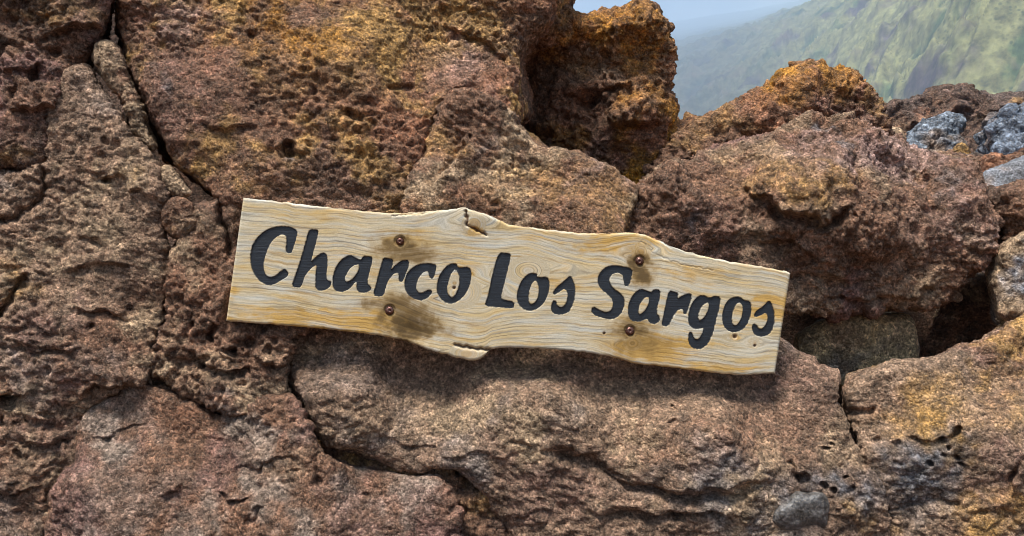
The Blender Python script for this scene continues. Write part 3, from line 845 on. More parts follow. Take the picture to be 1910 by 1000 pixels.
for k, (pl, lab) in enumerate([
        ([(1640, 288), (1644, 276), (1658, 270), (1672, 272), (1675, 286), (1664, 296), (1648, 296)], 'loose dark stone on the pink shoulder of the overhanging boulder'),
        ([(1664, 282), (1668, 262), (1680, 258), (1690, 270), (1692, 290), (1680, 294)], 'rough reddish brown stone beside the loose dark stone')]):
    rock('stone', lab, pl, [(1665, 285, 2.45 + 0.05 * k)], ((SLT, GRY, BRN), (BRN, RED, DRK))[k], category='stone', rnd=0.02, thick=0.08, cell=0.008, seed=50 + k, wob=0.006, big=0.006, fine=0.7)

# backing rock added behind the joints to keep sky light from leaking through
rock('backing_rock', 'dark backing rock added behind the joints between the boulders to block light',
     [(-400, -200), (700, -220), (800, 60), (850, 300), (1240, 380), (1500, 420), (1850, 480), (2200, 440), (2200, 1150), (-400, 1150)],
     [(0, 0, 3.1), (900, 100, 3.0), (0, 900, 2.7), (900, 700, 2.6), (300, 300, 3.1), (1700, 800, 2.75), (1500, 500, 2.8), (2000, 500, 2.9)],
     (DRK, BRN, DRK), rnd=0.1, thick=0.5, cell=0.045, sub=0, seed=60, fine=1.5)

# ------------------------------------------------------------------ ground and mountain
def ground():
    r = np.concatenate([np.linspace(0.3, 8, 70), np.geomspace(8.4, 14000, 60)])
    th = np.linspace(0, 2 * math.pi, 145)[:-1]
    rr, tt = np.meshgrid(r, th, indexing='ij')
    x, y = rr * np.sin(tt), rr * np.cos(tt)
    p = np.stack([x.ravel(), y.ravel(), np.zeros(x.size)], 1)
    near = sstep(60, 4, rr.ravel())
    z = 0.42 * sstep(1.0, 1.7, p[:, 1]) * sstep(9, 5, np.abs(p[:, 0])) * sstep(12, 4, p[:, 1])
    z += near * (0.03 * fbm(p, 2.3, 4) + 0.02 * fbm(p, 9, 2)) + (1 - near) * 0.5 * fbm(p, .05, 3) - (1 - near) * .6
    p[:, 2] = z
    nr, nt_ = len(r), len(th)
    i, j = np.meshgrid(np.arange(nr - 1), np.arange(nt_), indexing='ij')
    a = i * nt_ + j
    b = i * nt_ + (j + 1) % nt_
    f = np.stack([a, b, b + nt_, a + nt_], -1).reshape(-1, 4)[:, ::-1]
    c = np.concatenate([p, [[0, 0, z[:nt_].mean()]]])
    me = new_mesh('ground', c, f)
    bm = bmesh.new()
    bm.from_mesh(me)
    bm.verts.ensure_lookup_table()
    for k in range(nt_):
        bm.faces.new((bm.verts[(k + 1) % nt_], bm.verts[k], bm.verts[nr * nt_]))
    bmesh.ops.recalc_face_normals(bm, faces=bm.faces)
    bm.to_mesh(me)
    bm.free()
    smooth_shade(me)
    set_color(me, 'tint', np.tile(np.array(BRN, F32), (len(me.vertices), 1)))
    me.materials.append(MAT_ROCK)
    o = bpy.data.objects.new('ground', me)
    COL.objects.link(o)
    o['kind'] = 'structure'


ground()


def mountain():
    """steep island flank: near and clear on the right, running back into the murk on the left"""
    A = np.concatenate([np.linspace(-1.2, 0.12, 40), np.linspace(0.125, 0.72, 330), np.linspace(0.73, 1.6, 30)])
    T = np.linspace(0, 1, 320) ** 1.2
    aa, tt = np.meshgrid(A, T, indexing='ij')
    k = sstep(0.12, 0.60, aa)
    yb = 1500 + (700 - 1500) * k + np.clip(0.12 - aa, 0, 2) * 900
    yend = 9800 + (1900 - 9800) * sstep(0.30, 0.62, aa)
    t0 = np.interp(aa, [0.12, 0.20, 0.30, 0.40, 0.47, 0.64], [0.245, 0.258, 0.285, 0.322, 0.36, 0.62])
    run = np.interp(aa, [0.12, 0.30, 0.47, 0.64], [640, 560, 420, 250])
    Y = yb + (yend - yb) * tt ** 1.25
    X = aa * Y
    z = Y * (t0 * (1 - np.exp(-(Y - yb) / run)) + 6e-6 * (Y - yb) * (1 - k))
    p = np.stack([X.ravel(), Y.ravel(), z.ravel()], 1)
    # ravines run down the fall line, spurs between them, cliff bands across
    lat = (aa * 1900).ravel()
    dn = (Y - yb).ravel()
    warp = 130 * fbm(np.stack([lat / 420, dn / 420, 0 * lat], 1), 1.0, 3)
    q = np.stack([(lat - 0.95 * z.ravel() + warp) / 130, z.ravel() / 800, 0 * lat], 1)
    up = sstep(0, 250, dn) * np.clip(2600 / p[:, 1], .35, 1)
    hgt = 80 * fbm(q, 1.0, 4, .5, ridged=True)
    hgt += 26 * fbm(p, 1 / 130, 4, .6, ridged=True) + 11 * fbm(p, 1 / 40, 3, .6)
    band = fbm(np.stack([p[:, 0] / 900, p[:, 1] / 900, p[:, 2] / 70], 1), 1.0, 3)
    hgt += 14 * sstep(0.0, 0.25, band)
    p[:, 2] = z.ravel() + hgt * up - 6
    na, nt_ = aa.shape
    i, j = np.meshgrid(np.arange(na - 1), np.arange(nt_ - 1), indexing='ij')
    a = i * nt_ + j
    f = np.stack([a, a + nt_, a + nt_ + 1, a + 1], -1).reshape(-1, 4)
    me = new_mesh('mountain', p, f)
    smooth_shade(me)
    pp = to_px(p)
    g1 = fbm(p, 1 / 260, 5, .62)
    g2 = fbm(p, 1 / 90, 5, .65, off=33)
    col = np.tile(np.array((0.055, 0.080, 0.030), F32), (len(p), 1))
    for c, m in (((0.022, 0.045, 0.014), sstep(0.0, .25, g1)), ((0.155, 0.150, 0.062), sstep(0.02, .3, g2 - 0.14 + 0.50 * sstep(.05, .75, hgt / 80))), ((0.058, 0.045, 0.048), sstep(0.08, .3, fbm(p, 1 / 150, 5, .6, off=71) + .1 * band))):  # yellow scrub tone also laid along the spurs to paint their sunlit crests
        col = col * (1 - m[:, None]) + np.array(c, F32) * m[:, None]
    slaty = (1 - sstep(.22, .46, aa)).ravel()[:, None]          # farther flank tinted darker and bluer, its hazed look put into the colour
    col = col * (1 - .75 * slaty) + np.array((0.034, 0.036, 0.040), F32) * .75 * slaty
    set_color(me, 'tint', col * (1 + .5 * fbm(p, 1 / 18, 3, .6))[:, None])
    m, nt, b = mat_new('mountain_scrub')
    att = nd(nt, 'ShaderNodeAttribute', attribute_name='tint')
    geo = nd(nt, 'ShaderNodeNewGeometry')
    n1 = nd(nt, 'ShaderNodeTexNoise', Scale=0.06, Detail=8.0, Roughness=0.75)
    n2 = nd(nt, 'ShaderNodeTexNoise', Scale=0.018, Detail=6.0, Roughness=0.65)
    vo = nd(nt, 'ShaderNodeTexVoronoi', Scale=0.16)
    for n in (n1, n2, vo):
        nt.links.new(geo.outputs['Position'], n.inputs['Vector'])
    c = mixc(nt, 1.0, att.outputs['Color'], ramp(nt, n1.outputs['Fac'], [(0.3, .3), (0.7, 1.75)]), 'MULTIPLY')
    shrub = math_node(nt, 'MULTIPLY', ramp(nt, vo.outputs['Distance'], [(.22, 1.0), (.42, 0.0)]), ramp(nt, n2.outputs['Fac'], [(.42, 0.0), (.60, .6)]))
    c = mixc(nt, shrub, c, (0.018, 0.032, 0.012))
    c = mixc(nt, ramp(nt, n2.outputs['Fac'], [(.30, .75), (.44, 0.0)]), c, (0.10, 0.078, 0.062))
    nt.links.new(c, b.inputs['Base Color'])
    b.inputs['Roughness'].default_value = 1.0
    b.inputs['Specular IOR Level'].default_value = 0.1
    me.materials.append(m)
    o = bpy.data.objects.new('mountain', me)
    COL.objects.link(o)
    o['kind'] = 'structure'


mountain()


def haze():
    bm = bmesh.new()
    bmesh.ops.create_cube(bm, size=1.0)
    me = bpy.data.meshes.new('haze')
    bm.to_mesh(me)
    bm.free()
    o = bpy.data.objects.new('haze', me)
    COL.objects.link(o)
    lo, hi = -12.0, 3120.0
    o.scale = (33000, 33000, hi - lo)
    o.location = (0, 0, (hi + lo) / 2)
    o['kind'] = 'stuff'
    o['label'] = 'thin bluish haze in the air before the mountain'
    o['category'] = 'haze'
    m = bpy.data.materials.new('haze_air')
    m.use_nodes = True
    nt = m.node_tree
    nt.nodes.clear()
    out = nt.nodes.new('ShaderNodeOutputMaterial')
    v = nt.nodes.new('ShaderNodeVolumePrincipled')
    v.inputs['Color'].default_value = (0.40, 0.53, 0.70, 1)
    v.inputs['Density'].default_value = 0.00030
    v.inputs['Anisotropy'].default_value = 0.0
    nt.links.new(v.outputs['Volume'], out.inputs['Volume'])
    me.materials.append(m)


haze()

# ------------------------------------------------------------------ the sign
LET_A = (440, 400, 1910 / 460.0)
LET_B = (880, 440, 1910 / 590.0)
LETTERS = [
    (LET_A, [[(360, 92), (420, 98), (475, 125), (468, 180), (448, 240), (432, 295), (405, 300), (385, 288), (392, 230), (396, 180), (380, 158), (350, 155), (310, 175), (265, 220), (235, 290), (212, 370), (212, 420), (225, 465), (250, 488), (285, 488), (320, 468), (350, 440), (378, 422), (405, 455), (398, 480), (375, 495), (340, 515), (300, 540), (255, 550), (210, 535), (165, 500), (130, 440), (112, 370), (115, 290), (135, 225), (180, 165), (240, 120), (300, 98)]]),
    (LET_A, [[(570, 117), (604, 119), (637, 122), (632, 165), (612, 240), (590, 320), (578, 375), (620, 330), (660, 302), (685, 298), (705, 320), (708, 380), (700, 450), (700, 500), (715, 518), (738, 520), (735, 550), (710, 575), (680, 590), (640, 590), (615, 570), (618, 500), (622, 430), (625, 395), (600, 400), (560, 440), (530, 480), (515, 530), (500, 565), (470, 568), (433, 555), (455, 490), (490, 390), (520, 290), (550, 180)]]),
    (LET_A, [[(885, 315), (930, 340), (970, 358), (988, 325), (1020, 326), (1052, 328), (1055, 360), (1040, 420), (1020, 500), (1015, 540), (1045, 560), (1045, 585), (1000, 608), (960, 605), (935, 585), (938, 530), (925, 520), (895, 560), (860, 590), (815, 600), (770, 592), (752, 565), (752, 500), (762, 440), (790, 385), (830, 340)],
             [(945, 385), (900, 400), (865, 440), (842, 490), (845, 522), (870, 525), (905, 500), (935, 465), (952, 430), (955, 395)]]),
    (LET_A, [[(1143, 337), (1180, 344), (1217, 350), (1210, 400), (1195, 440), (1230, 400), (1270, 370), (1300, 355), (1340, 358), (1335, 410), (1318, 450), (1300, 500), (1285, 525), (1262, 520), (1265, 470), (1255, 450), (1220, 460), (1185, 500), (1160, 560), (1142, 632), (1100, 635), (1063, 627), (1085, 550), (1110, 450), (1130, 380)]]),
    (LET_A, [[(1440, 382), (1500, 382), (1553, 390), (1545, 440), (1530, 495), (1505, 498), (1495, 470), (1490, 440), (1465, 440), (1430, 465), (1405, 510), (1392, 560), (1400, 595), (1425, 612), (1455, 605), (1490, 585), (1515, 590), (1518, 610), (1480, 650), (1430, 668), (1380, 655), (1330, 620), (1308, 570), (1308, 510), (1330, 450), (1380, 405)]]),
    (LET_A, [[(1655, 382), (1710, 385), (1712, 405), (1740, 415), (1805, 408), (1825, 450), (1818, 520), (1790, 600), (1740, 660), (1690, 688), (1630, 688), (1580, 650), (1555, 590), (1562, 520), (1590, 450)],
             [(1700, 420), (1670, 450), (1650, 500), (1632, 570), (1640, 620), (1668, 648), (1695, 635), (1720, 590), (1735, 530), (1732, 470)]]),
    (LET_B, [[(168, 103), (200, 105), (235, 108), (230, 150), (212, 220), (190, 310), (172, 375), (190, 388), (258, 400), (250, 440), (200, 432), (140, 430), (78, 423), (90, 390), (105, 340), (125, 240), (145, 160)]]),
    (LET_B, [[(350, 225), (395, 230), (390, 250), (420, 252), (455, 248), (470, 285), (465, 340), (440, 400), (400, 440), (350, 455), (305, 440), (275, 400), (273, 350), (290, 295), (315, 255)],
             [(385, 266), (360, 290), (345, 340), (340, 390), (352, 415), (375, 412), (400, 380), (408, 330), (400, 285)]]),
    (LET_B, [[(595, 240), (610, 270), (625, 310), (622, 370), (605, 430), (580, 465), (540, 477), (490, 470), (478, 440), (490, 390), (510, 395), (512, 420), (535, 435), (560, 425), (578, 390), (582, 350), (565, 320), (545, 325), (500, 358), (490, 345), (510, 315), (545, 285), (575, 260)]]),
    (LET_B, [[(850, 180), (910, 185), (970, 200), (965, 245), (950, 300), (925, 305), (918, 270), (915, 240), (890, 222), (855, 225), (832, 250), (830, 285), (855, 320), (895, 345), (922, 380), (920, 430), (895, 480), (850, 505), (800, 500), (720, 470), (730, 425), (770, 450), (810, 465), (840, 455), (855, 425), (852, 385), (825, 355), (785, 325), (762, 290), (762, 250), (785, 210), (815, 188)]]),
    (LET_B, [[(1022, 320), (1060, 335), (1085, 345), (1098, 325), (1138, 328), (1135, 375), (1120, 430), (1115, 470), (1135, 490), (1132, 515), (1105, 535), (1075, 525), (1060, 500), (1045, 505), (1010, 520), (965, 512), (945, 480), (945, 430), (958, 385), (985, 345)],
             [(1065, 365), (1035, 380), (1010, 420), (1003, 465), (1018, 478), (1040, 460), (1062, 430), (1075, 390)]]),
    (LET_B, [[(1193, 332), (1220, 339), (1247, 345), (1240, 385), (1275, 360), (1327, 345), (1325, 390), (1305, 440), (1295, 475), (1280, 470), (1275, 440), (1250, 445), (1225, 470), (1205, 510), (1185, 546), (1147, 543), (1155, 500), (1170, 430), (1180, 380)]]),
    (LET_B, [[(1390, 355), (1440, 380), (1460, 365), (1503, 370), (1500, 420), (1480, 490), (1460, 570), (1440, 630), (1410, 670), (1375, 685), (1330, 678), (1308, 640), (1312, 585), (1328, 580), (1340, 620), (1365, 630), (1390, 600), (1405, 555), (1380, 560), (1340, 562), (1312, 535), (1307, 490), (1320, 430), (1350, 380)],
             [(1430, 400), (1395, 415), (1372, 460), (1365, 500), (1378, 515), (1405, 495), (1425, 460), (1435, 425)]]),
    (LET_B, [[(1570, 375), (1618, 368), (1640, 390), (1680, 395), (1690, 430), (1683, 490), (1655, 550), (1610, 580), (1560, 582), (1520, 545), (1512, 490), (1525, 430), (1545, 395)],
             [(1615, 398), (1590, 420), (1572, 470), (1570, 520), (1582, 545), (1605, 540), (1630, 500), (1640, 450), (1635, 415)]]),
    (LET_B, [[(1795, 388), (1815, 420), (1830, 480), (1822, 550), (1800, 595), (1755, 610), (1710, 600), (1692, 560), (1700, 530), (1720, 540), (1735, 565), (1760, 560), (1785, 525), (1790, 480), (1775, 465), (1745, 480), (1710, 492), (1705, 475), (1725, 450), (1765, 425)]]),
]
SCREWS = [(746, 450), (727, 579), (1193, 487), (1175, 617)]
PXM = SIGN_Y / FPX                 # metres per photo pixel on the board


def sign():
    root = bpy.data.objects.new('wooden_sign', None)
    COL.objects.link(root)
    bx, bz = unproj(946, 690, SIGN_Y)
    root.location = (bx, SIGN_Y + 0.015, bz)
    root['label'] = 'weathered pale wooden plank sign with black carved letters screwed to the rocks'
    root['category'] = 'sign'
    off = np.array(root.location)

    def child(name, me, mat):
        o = bpy.data.objects.new(name, me)
        COL.objects.link(o)
        o.parent = root
        me.materials.append(mat)
        return o
    # ---- board: rows between the two natural edges
    ns, nt_ = 760, 160
    s = np.linspace(0, 1, ns)
    t = np.linspace(0, 1, nt_)

    def curve(c, x0, x1):
        c = chaikin(c, 2, closed=False)
        xx = x0 + (x1 - x0) * s
        return np.stack([xx, np.interp(xx, c[:, 0], c[:, 1])], 1)
    top, bot = curve(BOARD_TOP, 453, 1475), curve(BOARD_BOT, 421, 1446)
    jt = pnoise(np.stack([top[:, 0] * .07, 0 * s, 0 * s + 3], 1)) * 1.6 + pnoise(np.stack([top[:, 0] * .3, 0 * s, 0 * s + 9], 1)) * .8
    jb = pnoise(np.stack([top[:, 0] * .07, 0 * s, 0 * s + 33], 1)) * 1.6 + pnoise(np.stack([top[:, 0] * .3, 0 * s, 0 * s + 39], 1)) * .8
    top[:, 1] += jt
    bot[:, 1] += jb
    P = bot[:, None, :] * (1 - t)[None, :, None] + top[:, None, :] * t[None, :, None]
    px, py = P[..., 0].ravel(), P[..., 1].ravel()
    sx = np.repeat(s, nt_)
    tx = np.tile(t, ns)
    # grain: a stream function that parts round the knots
    psi = (tx - 0.5) * 205 + 10 * pnoise(np.stack([px * .004, tx * 2, 0 * px], 1))
    psi += 7 * pnoise(np.stack([px * .012, py * .012, 0 * px + 5], 1))
    knot = np.zeros_like(px)
    for (kx, ky, kr, el) in [(884, 418, 20, 1.1), (858, 545, 30, 1.3), (848, 528, 7, 1.2), (1196, 470, 17, 1.0), (1370, 628, 8, 1.0), (985, 505, 26, 1.5), (1408, 640, 10, .8), (870, 660, 20, 1.6), (742, 455, 10, 2.0), (1180, 640, 14, 1.2)]:
        dx, dy = (px - kx) / el, (py - ky)
        rr = np.sqrt(dx * dx + dy * dy) + 1e-3
        # push the lines outward near the knot
        push = np.where(dy < 0, 1, -1) * kr * 0.9 * np.exp(-(rr / (kr * 2.4)) ** 2) * np.clip(np.abs(dy) / (0.4 * kr), 0, 1)
        psi = psi - push
        ring = sstep(kr * 1.05, kr * 0.7, rr)
        psi = psi * (1 - ring) + ring * (rr * 1.6 + 40 + kx)
        knot = np.maximum(knot, sstep(kr * 0.75, kr * 0.2, rr) * (1.0 if kr < 22 else 0.35))
    # ---- relief
    X, Z = unproj(px, py, SIGN_Y)
    q = np.stack([px, py, 0 * px], 1)
    y = np.zeros_like(px)
    ridge = np.sin(psi * 2 * math.pi / 7.5 + 1.5 * pnoise(q * .02)) * .5 + np.sin(psi * 2 * math.pi / 3.1) * .3
    y -= 0.00012 * ridge
    y -= 0.0008 * pnoise(q * .02) + 0.00018 * pnoise(np.stack([px * .05, psi * .35, 0 * px], 1))
    y -= 0.006 * np.exp(-(((px - 890) / 40) ** 2 + ((py - 405) / 22) ** 2))            # swelling over the knot
    y += 0.009 * np.exp(-(((px - 775) / 34) ** 2 + ((py - 622) / 24) ** 2))            # hollow by the lower edge
    y += 0.005 * np.exp(-(((px - 1225) / 30) ** 2 + ((py - 450) / 24) ** 2))
    # splits
    orange = np.zeros_like(px)
    wq = np.stack([px, py], 1) + np.stack([pnoise(q * .12), pnoise(q * .12 + 9)], 1) * 3
    for (ln, wd, dp) in [([(868, 394), (872, 410), (870, 418), (888, 428), (906, 438)], 2.2, .010), ([(848, 643), (870, 648), (890, 651), (914, 652)], 2.6, .010), ([(732, 403), (760, 400), (795, 397)], 1.4, .004), ([(1195, 450), (1215, 470), (1260, 490), (1330, 505)], 1.0, .0015)]:
        d, _, run = line_dist(wq, ln)
        y += dp * np.exp(-(d / wd) ** 2)
    split = line_dist(wq, [(868, 394), (872, 410), (870, 418), (888, 428), (906, 438)])[0]
    split = np.minimum(split, line_dist(wq, [(848, 643), (870, 648), (890, 651), (914, 652)])[0])
    for (hx, hy, hr) in [(1408, 617, 2.6), (1408, 645, 2.4), (1127, 622, 2.2), (847, 537, 3), (1371, 628, 4)]:
        d = np.hypot(px - hx, py - hy)
        y += .005 * sstep(hr * 1.4, hr * .5, d)
        split = np.minimum(split, np.maximum(d - hr * .6, 0) + .6)
    # counterbore around each screw
    for (hx, hy) in SCREWS:
        d = np.hypot(px - hx, py - hy)
        y += .0035 * sstep(12, 9.5, d)
    # carved letters
    XZ = np.stack([px, py], 1)
    polys = []
    paint = np.zeros_like(px)
    for (fr, loops) in LETTERS:
        L = [chaikin([(fr[0] + a / fr[2], fr[1] + b / fr[2]) for a, b in lp], 1) for lp in loops]
        polys.append(L)
        lo, hi = L[0].min(0) - 6, L[0].max(0) + 6
        m = (px > lo[0]) & (px < hi[0]) & (py > lo[1]) & (py < hi[1])
        d = poly_sdf(XZ[m], L[0])
        for hole in L[1:]:
            d = np.maximum(d, -poly_sdf(XZ[m], hole))
        paint[m] = np.maximum(paint[m], sstep(1.1, .2, d + 0.9 * pnoise(q[m] * .22)))
        y[m] = np.maximum(y[m], 0.0055 * np.clip((0.6 - d) / 2.0, 0, 1) + y[m] * .4)
    # worn edges
    ed = np.minimum(np.minimum(sx * 1040, (1 - sx) * 1040), np.minimum(tx, 1 - tx) * 215)
    y += 0.004 * np.clip(1 - ed / 4.0, 0, 1) ** 2
    fr_v = np.stack([X, SIGN_Y + y, Z], 1)
    idx = np.arange(ns * nt_).reshape(ns, nt_)
    f = np.stack([idx[:-1, :-1], idx[1:, :-1], idx[1:, 1:], idx[:-1, 1:]], -1).reshape(-1, 4)
    loop = np.concatenate([idx[:, 0], idx[-1, 1:], idx[::-1][1:, -1], idx[0, ::-1][1:-1]])
    verts, faces = [fr_v], [f]
    prev, base = loop, ns * nt_
    nl = len(loop)
    ctr = fr_v[loop].mean(0)
    for dy in (0.009, 0.018, 0.028):
        r = fr_v[loop].copy()
        r[:, 1] = SIGN_Y + dy
        r[:, 0] += .0016 * pnoise(r * 60 + dy * 900)
        r[:, 2] += .0022 * pnoise(r * 45 + 5 + dy * 900)
        verts.append(r)
        cur = base + np.arange(nl)
        faces.append(np.stack([prev, np.roll(prev, -1), np.roll(cur, -1), cur], 1)[:, ::-1])
        prev = cur
        base += nl
    # back: strips between the two long edges
    b0, t0 = prev[:ns], prev[ns + nt_ - 2: 2 * ns + nt_ - 2][::-1]
    faces.append(np.stack([b0[:-1], t0[:-1], t0[1:], b0[1:]], 1))
    V = np.concatenate(verts) - off
    Fc = np.concatenate(faces)
    me = new_mesh('board', V, Fc)
    smooth_shade(me)
    nv = len(V)

    def ext(a, fill):
        o = np.full(nv, fill, F32)
        o[:len(a)] = a
        o[len(a):] = np.tile(a[loop], 3)
        return o
    stain = np.zeros_like(px)
    wob_ = np.stack([fbm(q, .035, 4, .65), fbm(q, .035, 4, .65, off=9)], 1) * 1.1
    for (sx_, sy_, rx, ry, st) in [(752, 462, 52, 24, .9), (768, 480, 60, 13, .75), (735, 568, 60, 20, .85), (752, 590, 50, 28, .95), (778, 615, 46, 30, 1.0), (1192, 492, 24, 26, 1.1), (1196, 514, 20, 20, 1.15), (1180, 618, 40, 14, 1.0), (1186, 602, 46, 15, .7), (1195, 642, 60, 26, .6)]:
        d = np.sqrt(((px - sx_) / rx + wob_[:, 0]) ** 2 + ((py - sy_) / ry + wob_[:, 1]) ** 2)
        stain = np.maximum(stain, st * sstep(1.7, .15, d))
    og = np.zeros_like(px)
    for (sx_, sy_, rx, ry, st) in [(887, 433, 18, 9, 1.3), (1440, 572, 46, 20, 1.35), (1225, 655, 80, 32, 1.25), (600, 596, 110, 20, 1.2), (690, 605, 70, 22, 1.2), (1140, 452, 80, 24, .8), (1050, 440, 90, 14, .4), (1371, 628, 9, 7, 1.0), (436, 545, 12, 14, .8), (1330, 685, 130, 12, .7), (620, 395, 90, 14, .35), (500, 588, 80, 14, .8), (870, 500, 24, 16, .6), (1300, 510, 60, 14, .5), (1035, 530, 60, 14, .5), (760, 440, 50, 14, .4)]:
        d = np.sqrt(((px - sx_) / rx + wob_[:, 0]) ** 2 + ((py - sy_) / ry + wob_[:, 1]) ** 2)
        og = np.maximum(og, st * sstep(1.45, .3, d))
    set_float(me, 'grain', ext(psi, 0))
    set_float(me, 'stain', ext(stain, 0))
    og *= np.clip(0.95 + 1.3 * fbm(np.stack([px * .03, psi * .12, 0 * px], 1), 1.0, 4, .65), .2, 1.5)
    set_float(me, 'resin', ext(og, 0))
    set_float(me, 'knot', ext(knot, 0))
    set_float(me, 'split', ext(np.clip(1 - split / 4.5, 0, 1), 0))
    set_float(me, 'paint', ext(paint, 0))
    set_float(me, 'run', ext(px, 0))
    # ---- wood
    m, nt, b = mat_new('weathered_wood')
    A = lambda nme: nd(nt, 'ShaderNodeAttribute', attribute_name=nme).outputs['Fac']
    g, run = A('grain'), A('run')

    def vec(kr, kg, z=0.0):
        c = nt.nodes.new('ShaderNodeCombineXYZ')
        nt.links.new(math_node(nt, 'MULTIPLY', run, kr), c.inputs[0])
        nt.links.new(math_node(nt, 'MULTIPLY', g, kg), c.inputs[1])
        c.inputs[2].default_value = z
        return c.outputs[0]

    def gn(kr, kg, z, det=4.0, ro=.6):
        n = nd(nt, 'ShaderNodeTexNoise', Scale=1.0, Detail=det, Roughness=ro)
        nt.links.new(vec(kr, kg, z), n.inputs['Vector'])
        return n.outputs['Fac']
    wide = gn(.006, .05, 0.0)
    mid = gn(.010, .22, 4.0)
    fib = gn(.03, .9, 8.0)
    c = mixc(nt, ramp(nt, wide, [(.38, 0.0), (.62, 1.0)]), (0.53, 0.465, 0.34), (0.53, 0.395, 0.20))
    c = mixc(nt, ramp(nt, gn(.012, .12, 12.0), [(.50, 0.0), (.68, .65)]), c, (0.47, 0.27, 0.065))
    c = mixc(nt, ramp(nt, A('resin'), [(.05, 0.0), (.75, .92)]), c, mixc(nt, fib, (0.50, 0.25, 0.025), (0.50, 0.33, 0.11)))
    # grey weathered streaks and dark summer-wood lines
    c = mixc(nt, ramp(nt, gn(.008, .10, 20.0), [(.48, 0.0), (.64, .6)]), c, (0.45, 0.445, 0.395))
    lines = ramp(nt, mid, [(.36, .66), (.46, 1.0), (.60, 1.05)])
    c = mixc(nt, 0.9, c, lines, 'MULTIPLY')
    sn = nt.nodes.new('ShaderNodeMath')
    sn.operation = 'SINE'
    nt.links.new(math_node(nt, 'ADD', math_node(nt, 'MULTIPLY', g, .84), math_node(nt, 'MULTIPLY', wide, 9.0)), sn.inputs[0])
    c = mixc(nt, ramp(nt, gn(.007, .03, 31.0), [(.38, .15), (.58, 1.0)]), c, mixc(nt, 1.0, c, ramp(nt, sn.outputs[0], [(0.0, 1.05), (.55, 1.0), (.98, .58)]), 'MULTIPLY'))
    c = mixc(nt, 0.8, c, ramp(nt, fib, [(.3, .72), (.6, 1.12)]), 'MULTIPLY')
    geo = nd(nt, 'ShaderNodeNewGeometry')
    gr = nd(nt, 'ShaderNodeTexNoise', Scale=330.0, Detail=3.0, Roughness=.7)
    nt.links.new(geo.outputs['Position'], gr.inputs['Vector'])
    c = mixc(nt, 0.7, c, ramp(nt, gr.outputs['Fac'], [(.3, .75), (.7, 1.2)]), 'MULTIPLY')
    c = mixc(nt, ramp(nt, A('knot'), [(.1, 0.0), (1.0, .6)]), c, (0.42, 0.25, 0.09))
    stf = math_node(nt, 'MULTIPLY', A('stain'), math_node(nt, 'ADD', math_node(nt, 'MULTIPLY', mid, 1.7), .15), True)
    c = mixc(nt, ramp(nt, stf, [(.0, 0.0), (.75, .85)]), c, (0.27, 0.155, 0.040))
    c = mixc(nt, ramp(nt, stf, [(.40, 0.0), (1.0, .85)]), c, (0.075, 0.044, 0.014))
    c = mixc(nt, ramp(nt, A('split'), [(.35, 0.0), (.9, .9)]), c, (0.09, 0.035, 0.015))
    c = mixc(nt, A('paint'), c, (0.009, 0.012, 0.016))
    nt.links.new(c, b.inputs['Base Color'])
    b.inputs['Roughness'].default_value = .78
    b.inputs['Specular IOR Level'].default_value = .3
    hh = math_node(nt, 'ADD', math_node(nt, 'MULTIPLY', fib, .6), math_node(nt, 'ADD', mid, math_node(nt, 'MULTIPLY', gr.outputs['Fac'], .5)))
    bp = nd(nt, 'ShaderNodeBump', Strength=.3, Distance=.0008)
    nt.links.new(hh, bp.inputs['Height'])
    nt.links.new(bp.outputs['Normal'], b.inputs['Normal'])
    child('board', me, m)
    # ---- painted floors of the carved letters
    mp, nt, b = mat_new('black_paint')
    geo = nd(nt, 'ShaderNodeNewGeometry')
    mp_ = nd(nt, 'ShaderNodeMapping')
    mp_.inputs['Rotation'].default_value = (0, R(-6), 0)
    mp_.inputs['Scale'].default_value = (14, 40, 330)
    nt.links.new(geo.outputs['Position'], mp_.inputs['Vector'])
    n1 = nd(nt, 'ShaderNodeTexNoise', Scale=1.0, Detail=4.0, Roughness=.6)
    nt.links.new(mp_.outputs[0], n1.inputs['Vector'])
    n2 = nd(nt, 'ShaderNodeTexNoise', Scale=260.0, Detail=3.0)
    nt.links.new(geo.outputs['Position'], n2.inputs['Vector'])
    c = ramp(nt, n1.outputs['Fac'], [(.30, (.006, .008, .011)), (.58, (.010, .0135, .018)), (.70, (.026, .031, .037)), (.84, (.14, .12, .085))])
    nt.links.new(c, b.inputs['Base Color'])
    b.inputs['Roughness'].default_value = .5
    bp = nd(nt, 'ShaderNodeBump', Strength=.7, Distance=.0012)
    nt.links.new(math_node(nt, 'ADD', n1.outputs['Fac'], math_node(nt, 'MULTIPLY', n2.outputs['Fac'], .4)), bp.inputs['Height'])
    nt.links.new(bp.outputs['Normal'], b.inputs['Normal'])
    for L in polys:
        loops = []
        for lp in L:
            a, bb = unproj(lp[:, 0], lp[:, 1], SIGN_Y + .0030)
            loops.append([Vector((x_, SIGN_Y + .0030, z_)) for x_, z_ in zip(a, bb)])
        tris = tessellate_polygon(loops)
        flat = [v for lp in loops for v in lp]
        n0 = len(flat)
        vv = np.array([tuple(v) for v in flat])
        bk = vv.copy()
        bk[:, 1] += .002                                   # the paint fills down into the cut
        tri = np.array(tris)
        e1 = vv[tri[:, 1]] - vv[tri[:, 0]]
        e2 = vv[tri[:, 2]] - vv[tri[:, 0]]
        flip = np.cross(e1, e2)[:, 1] > 0
        tri[flip] = tri[flip][:, ::-1]
        allf = [tri, tri[:, ::-1] + n0]
        o_ = 0
        for lp in loops:
            k = np.arange(len(lp)) + o_
            kn = np.roll(k, -1)
            allf += [np.stack([k, kn, kn + n0], 1), np.stack([k, kn + n0, k + n0], 1)]
            o_ += len(lp)
        me = new_mesh('letter', np.concatenate([vv, bk]) - off, np.concatenate(allf))
        child('letter', me, mp)
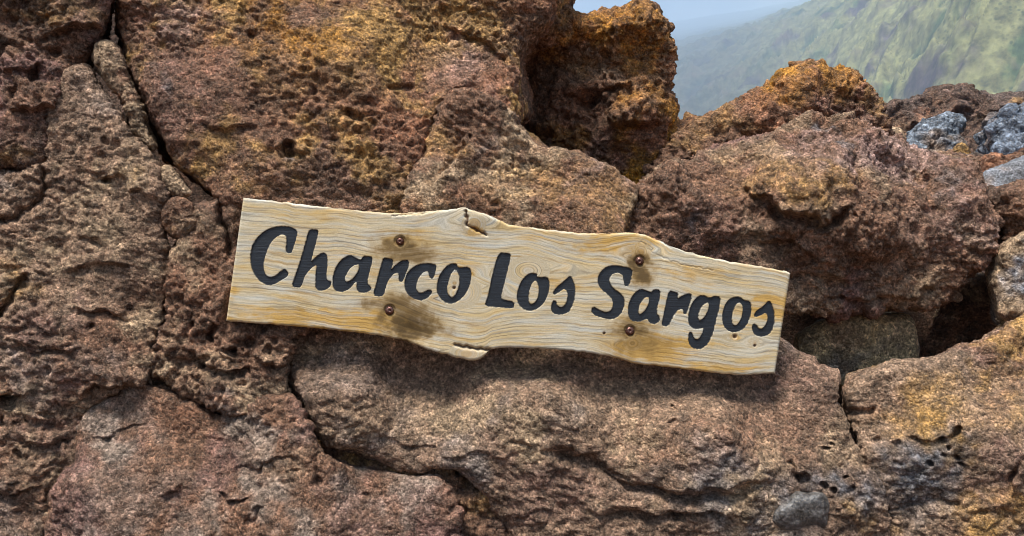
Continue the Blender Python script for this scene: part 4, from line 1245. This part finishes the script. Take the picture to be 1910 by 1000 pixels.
    # ---- rusty screws
    ms, nt, b = mat_new('rusty_steel')
    geo = nd(nt, 'ShaderNodeNewGeometry')
    n1 = nd(nt, 'ShaderNodeTexNoise', Scale=220.0, Detail=4.0)
    nt.links.new(geo.outputs['Position'], n1.inputs['Vector'])
    nt.links.new(ramp(nt, n1.outputs['Fac'], [(.35, (.10, .045, .035)), (.65, (.24, .13, .10))]), b.inputs['Base Color'])
    oi = nd(nt, 'ShaderNodeObjectInfo')
    nt.links.new(mixc(nt, math_node(nt, 'MULTIPLY', oi.outputs['Random'], .8), ramp(nt, n1.outputs['Fac'], [(.35, (.10, .045, .035)), (.65, (.24, .13, .10))]), ramp(nt, n1.outputs['Fac'], [(.40, (.05, .022, .014)), (.60, (.16, .06, .022))])), b.inputs['Base Color'])
    b.inputs['Metallic'].default_value = .75
    b.inputs['Roughness'].default_value = .38
    prof = [(0.0, -.0012), (.0022, -.0012), (.0030, -.0042), (.0052, -.0040), (.0078, -.0026), (.0090, -.0004), (.0092, .0012), (.0112, .0016), (.0116, .0030), (.0110, .0050), (.0040, .0060), (.0038, .06), (.0, .064)]
    seg = 28
    sm = None
    for (hx, hy) in SCREWS:
        if sm is None:
            vv, ff = [], []
            for k, (r_, y_) in enumerate(prof):
                for i in range(seg):
                    a = 2 * math.pi * i / seg
                    rr = r_ if not (2 <= k <= 2) else r_ * (1 + .12 * math.cos(6 * a))
                    vv.append((max(rr, 1e-5) * math.cos(a), y_, max(rr, 1e-5) * math.sin(a)))
            for k in range(len(prof) - 1):
                for i in range(seg):
                    ff.append((k * seg + i, k * seg + (i + 1) % seg, (k + 1) * seg + (i + 1) % seg, (k + 1) * seg + i))
            sm = new_mesh('screw', np.array(vv), np.array(ff)[:, ::-1])
            smooth_shade(sm)
            sm.materials.append(ms)
        o = bpy.data.objects.new('screw', sm)
        COL.objects.link(o)
        o.parent = root
        a, bb = unproj(hx, hy, SIGN_Y)
        o.location = (a - off[0], SIGN_Y + .0015 - off[1], bb - off[2])
        o.rotation_euler = (random.uniform(-.09, .09), random.random() * 3, random.uniform(-.09, .09))
        sc_ = random.uniform(.9, 1.06)
        o.scale = (sc_, 1, sc_)


sign()
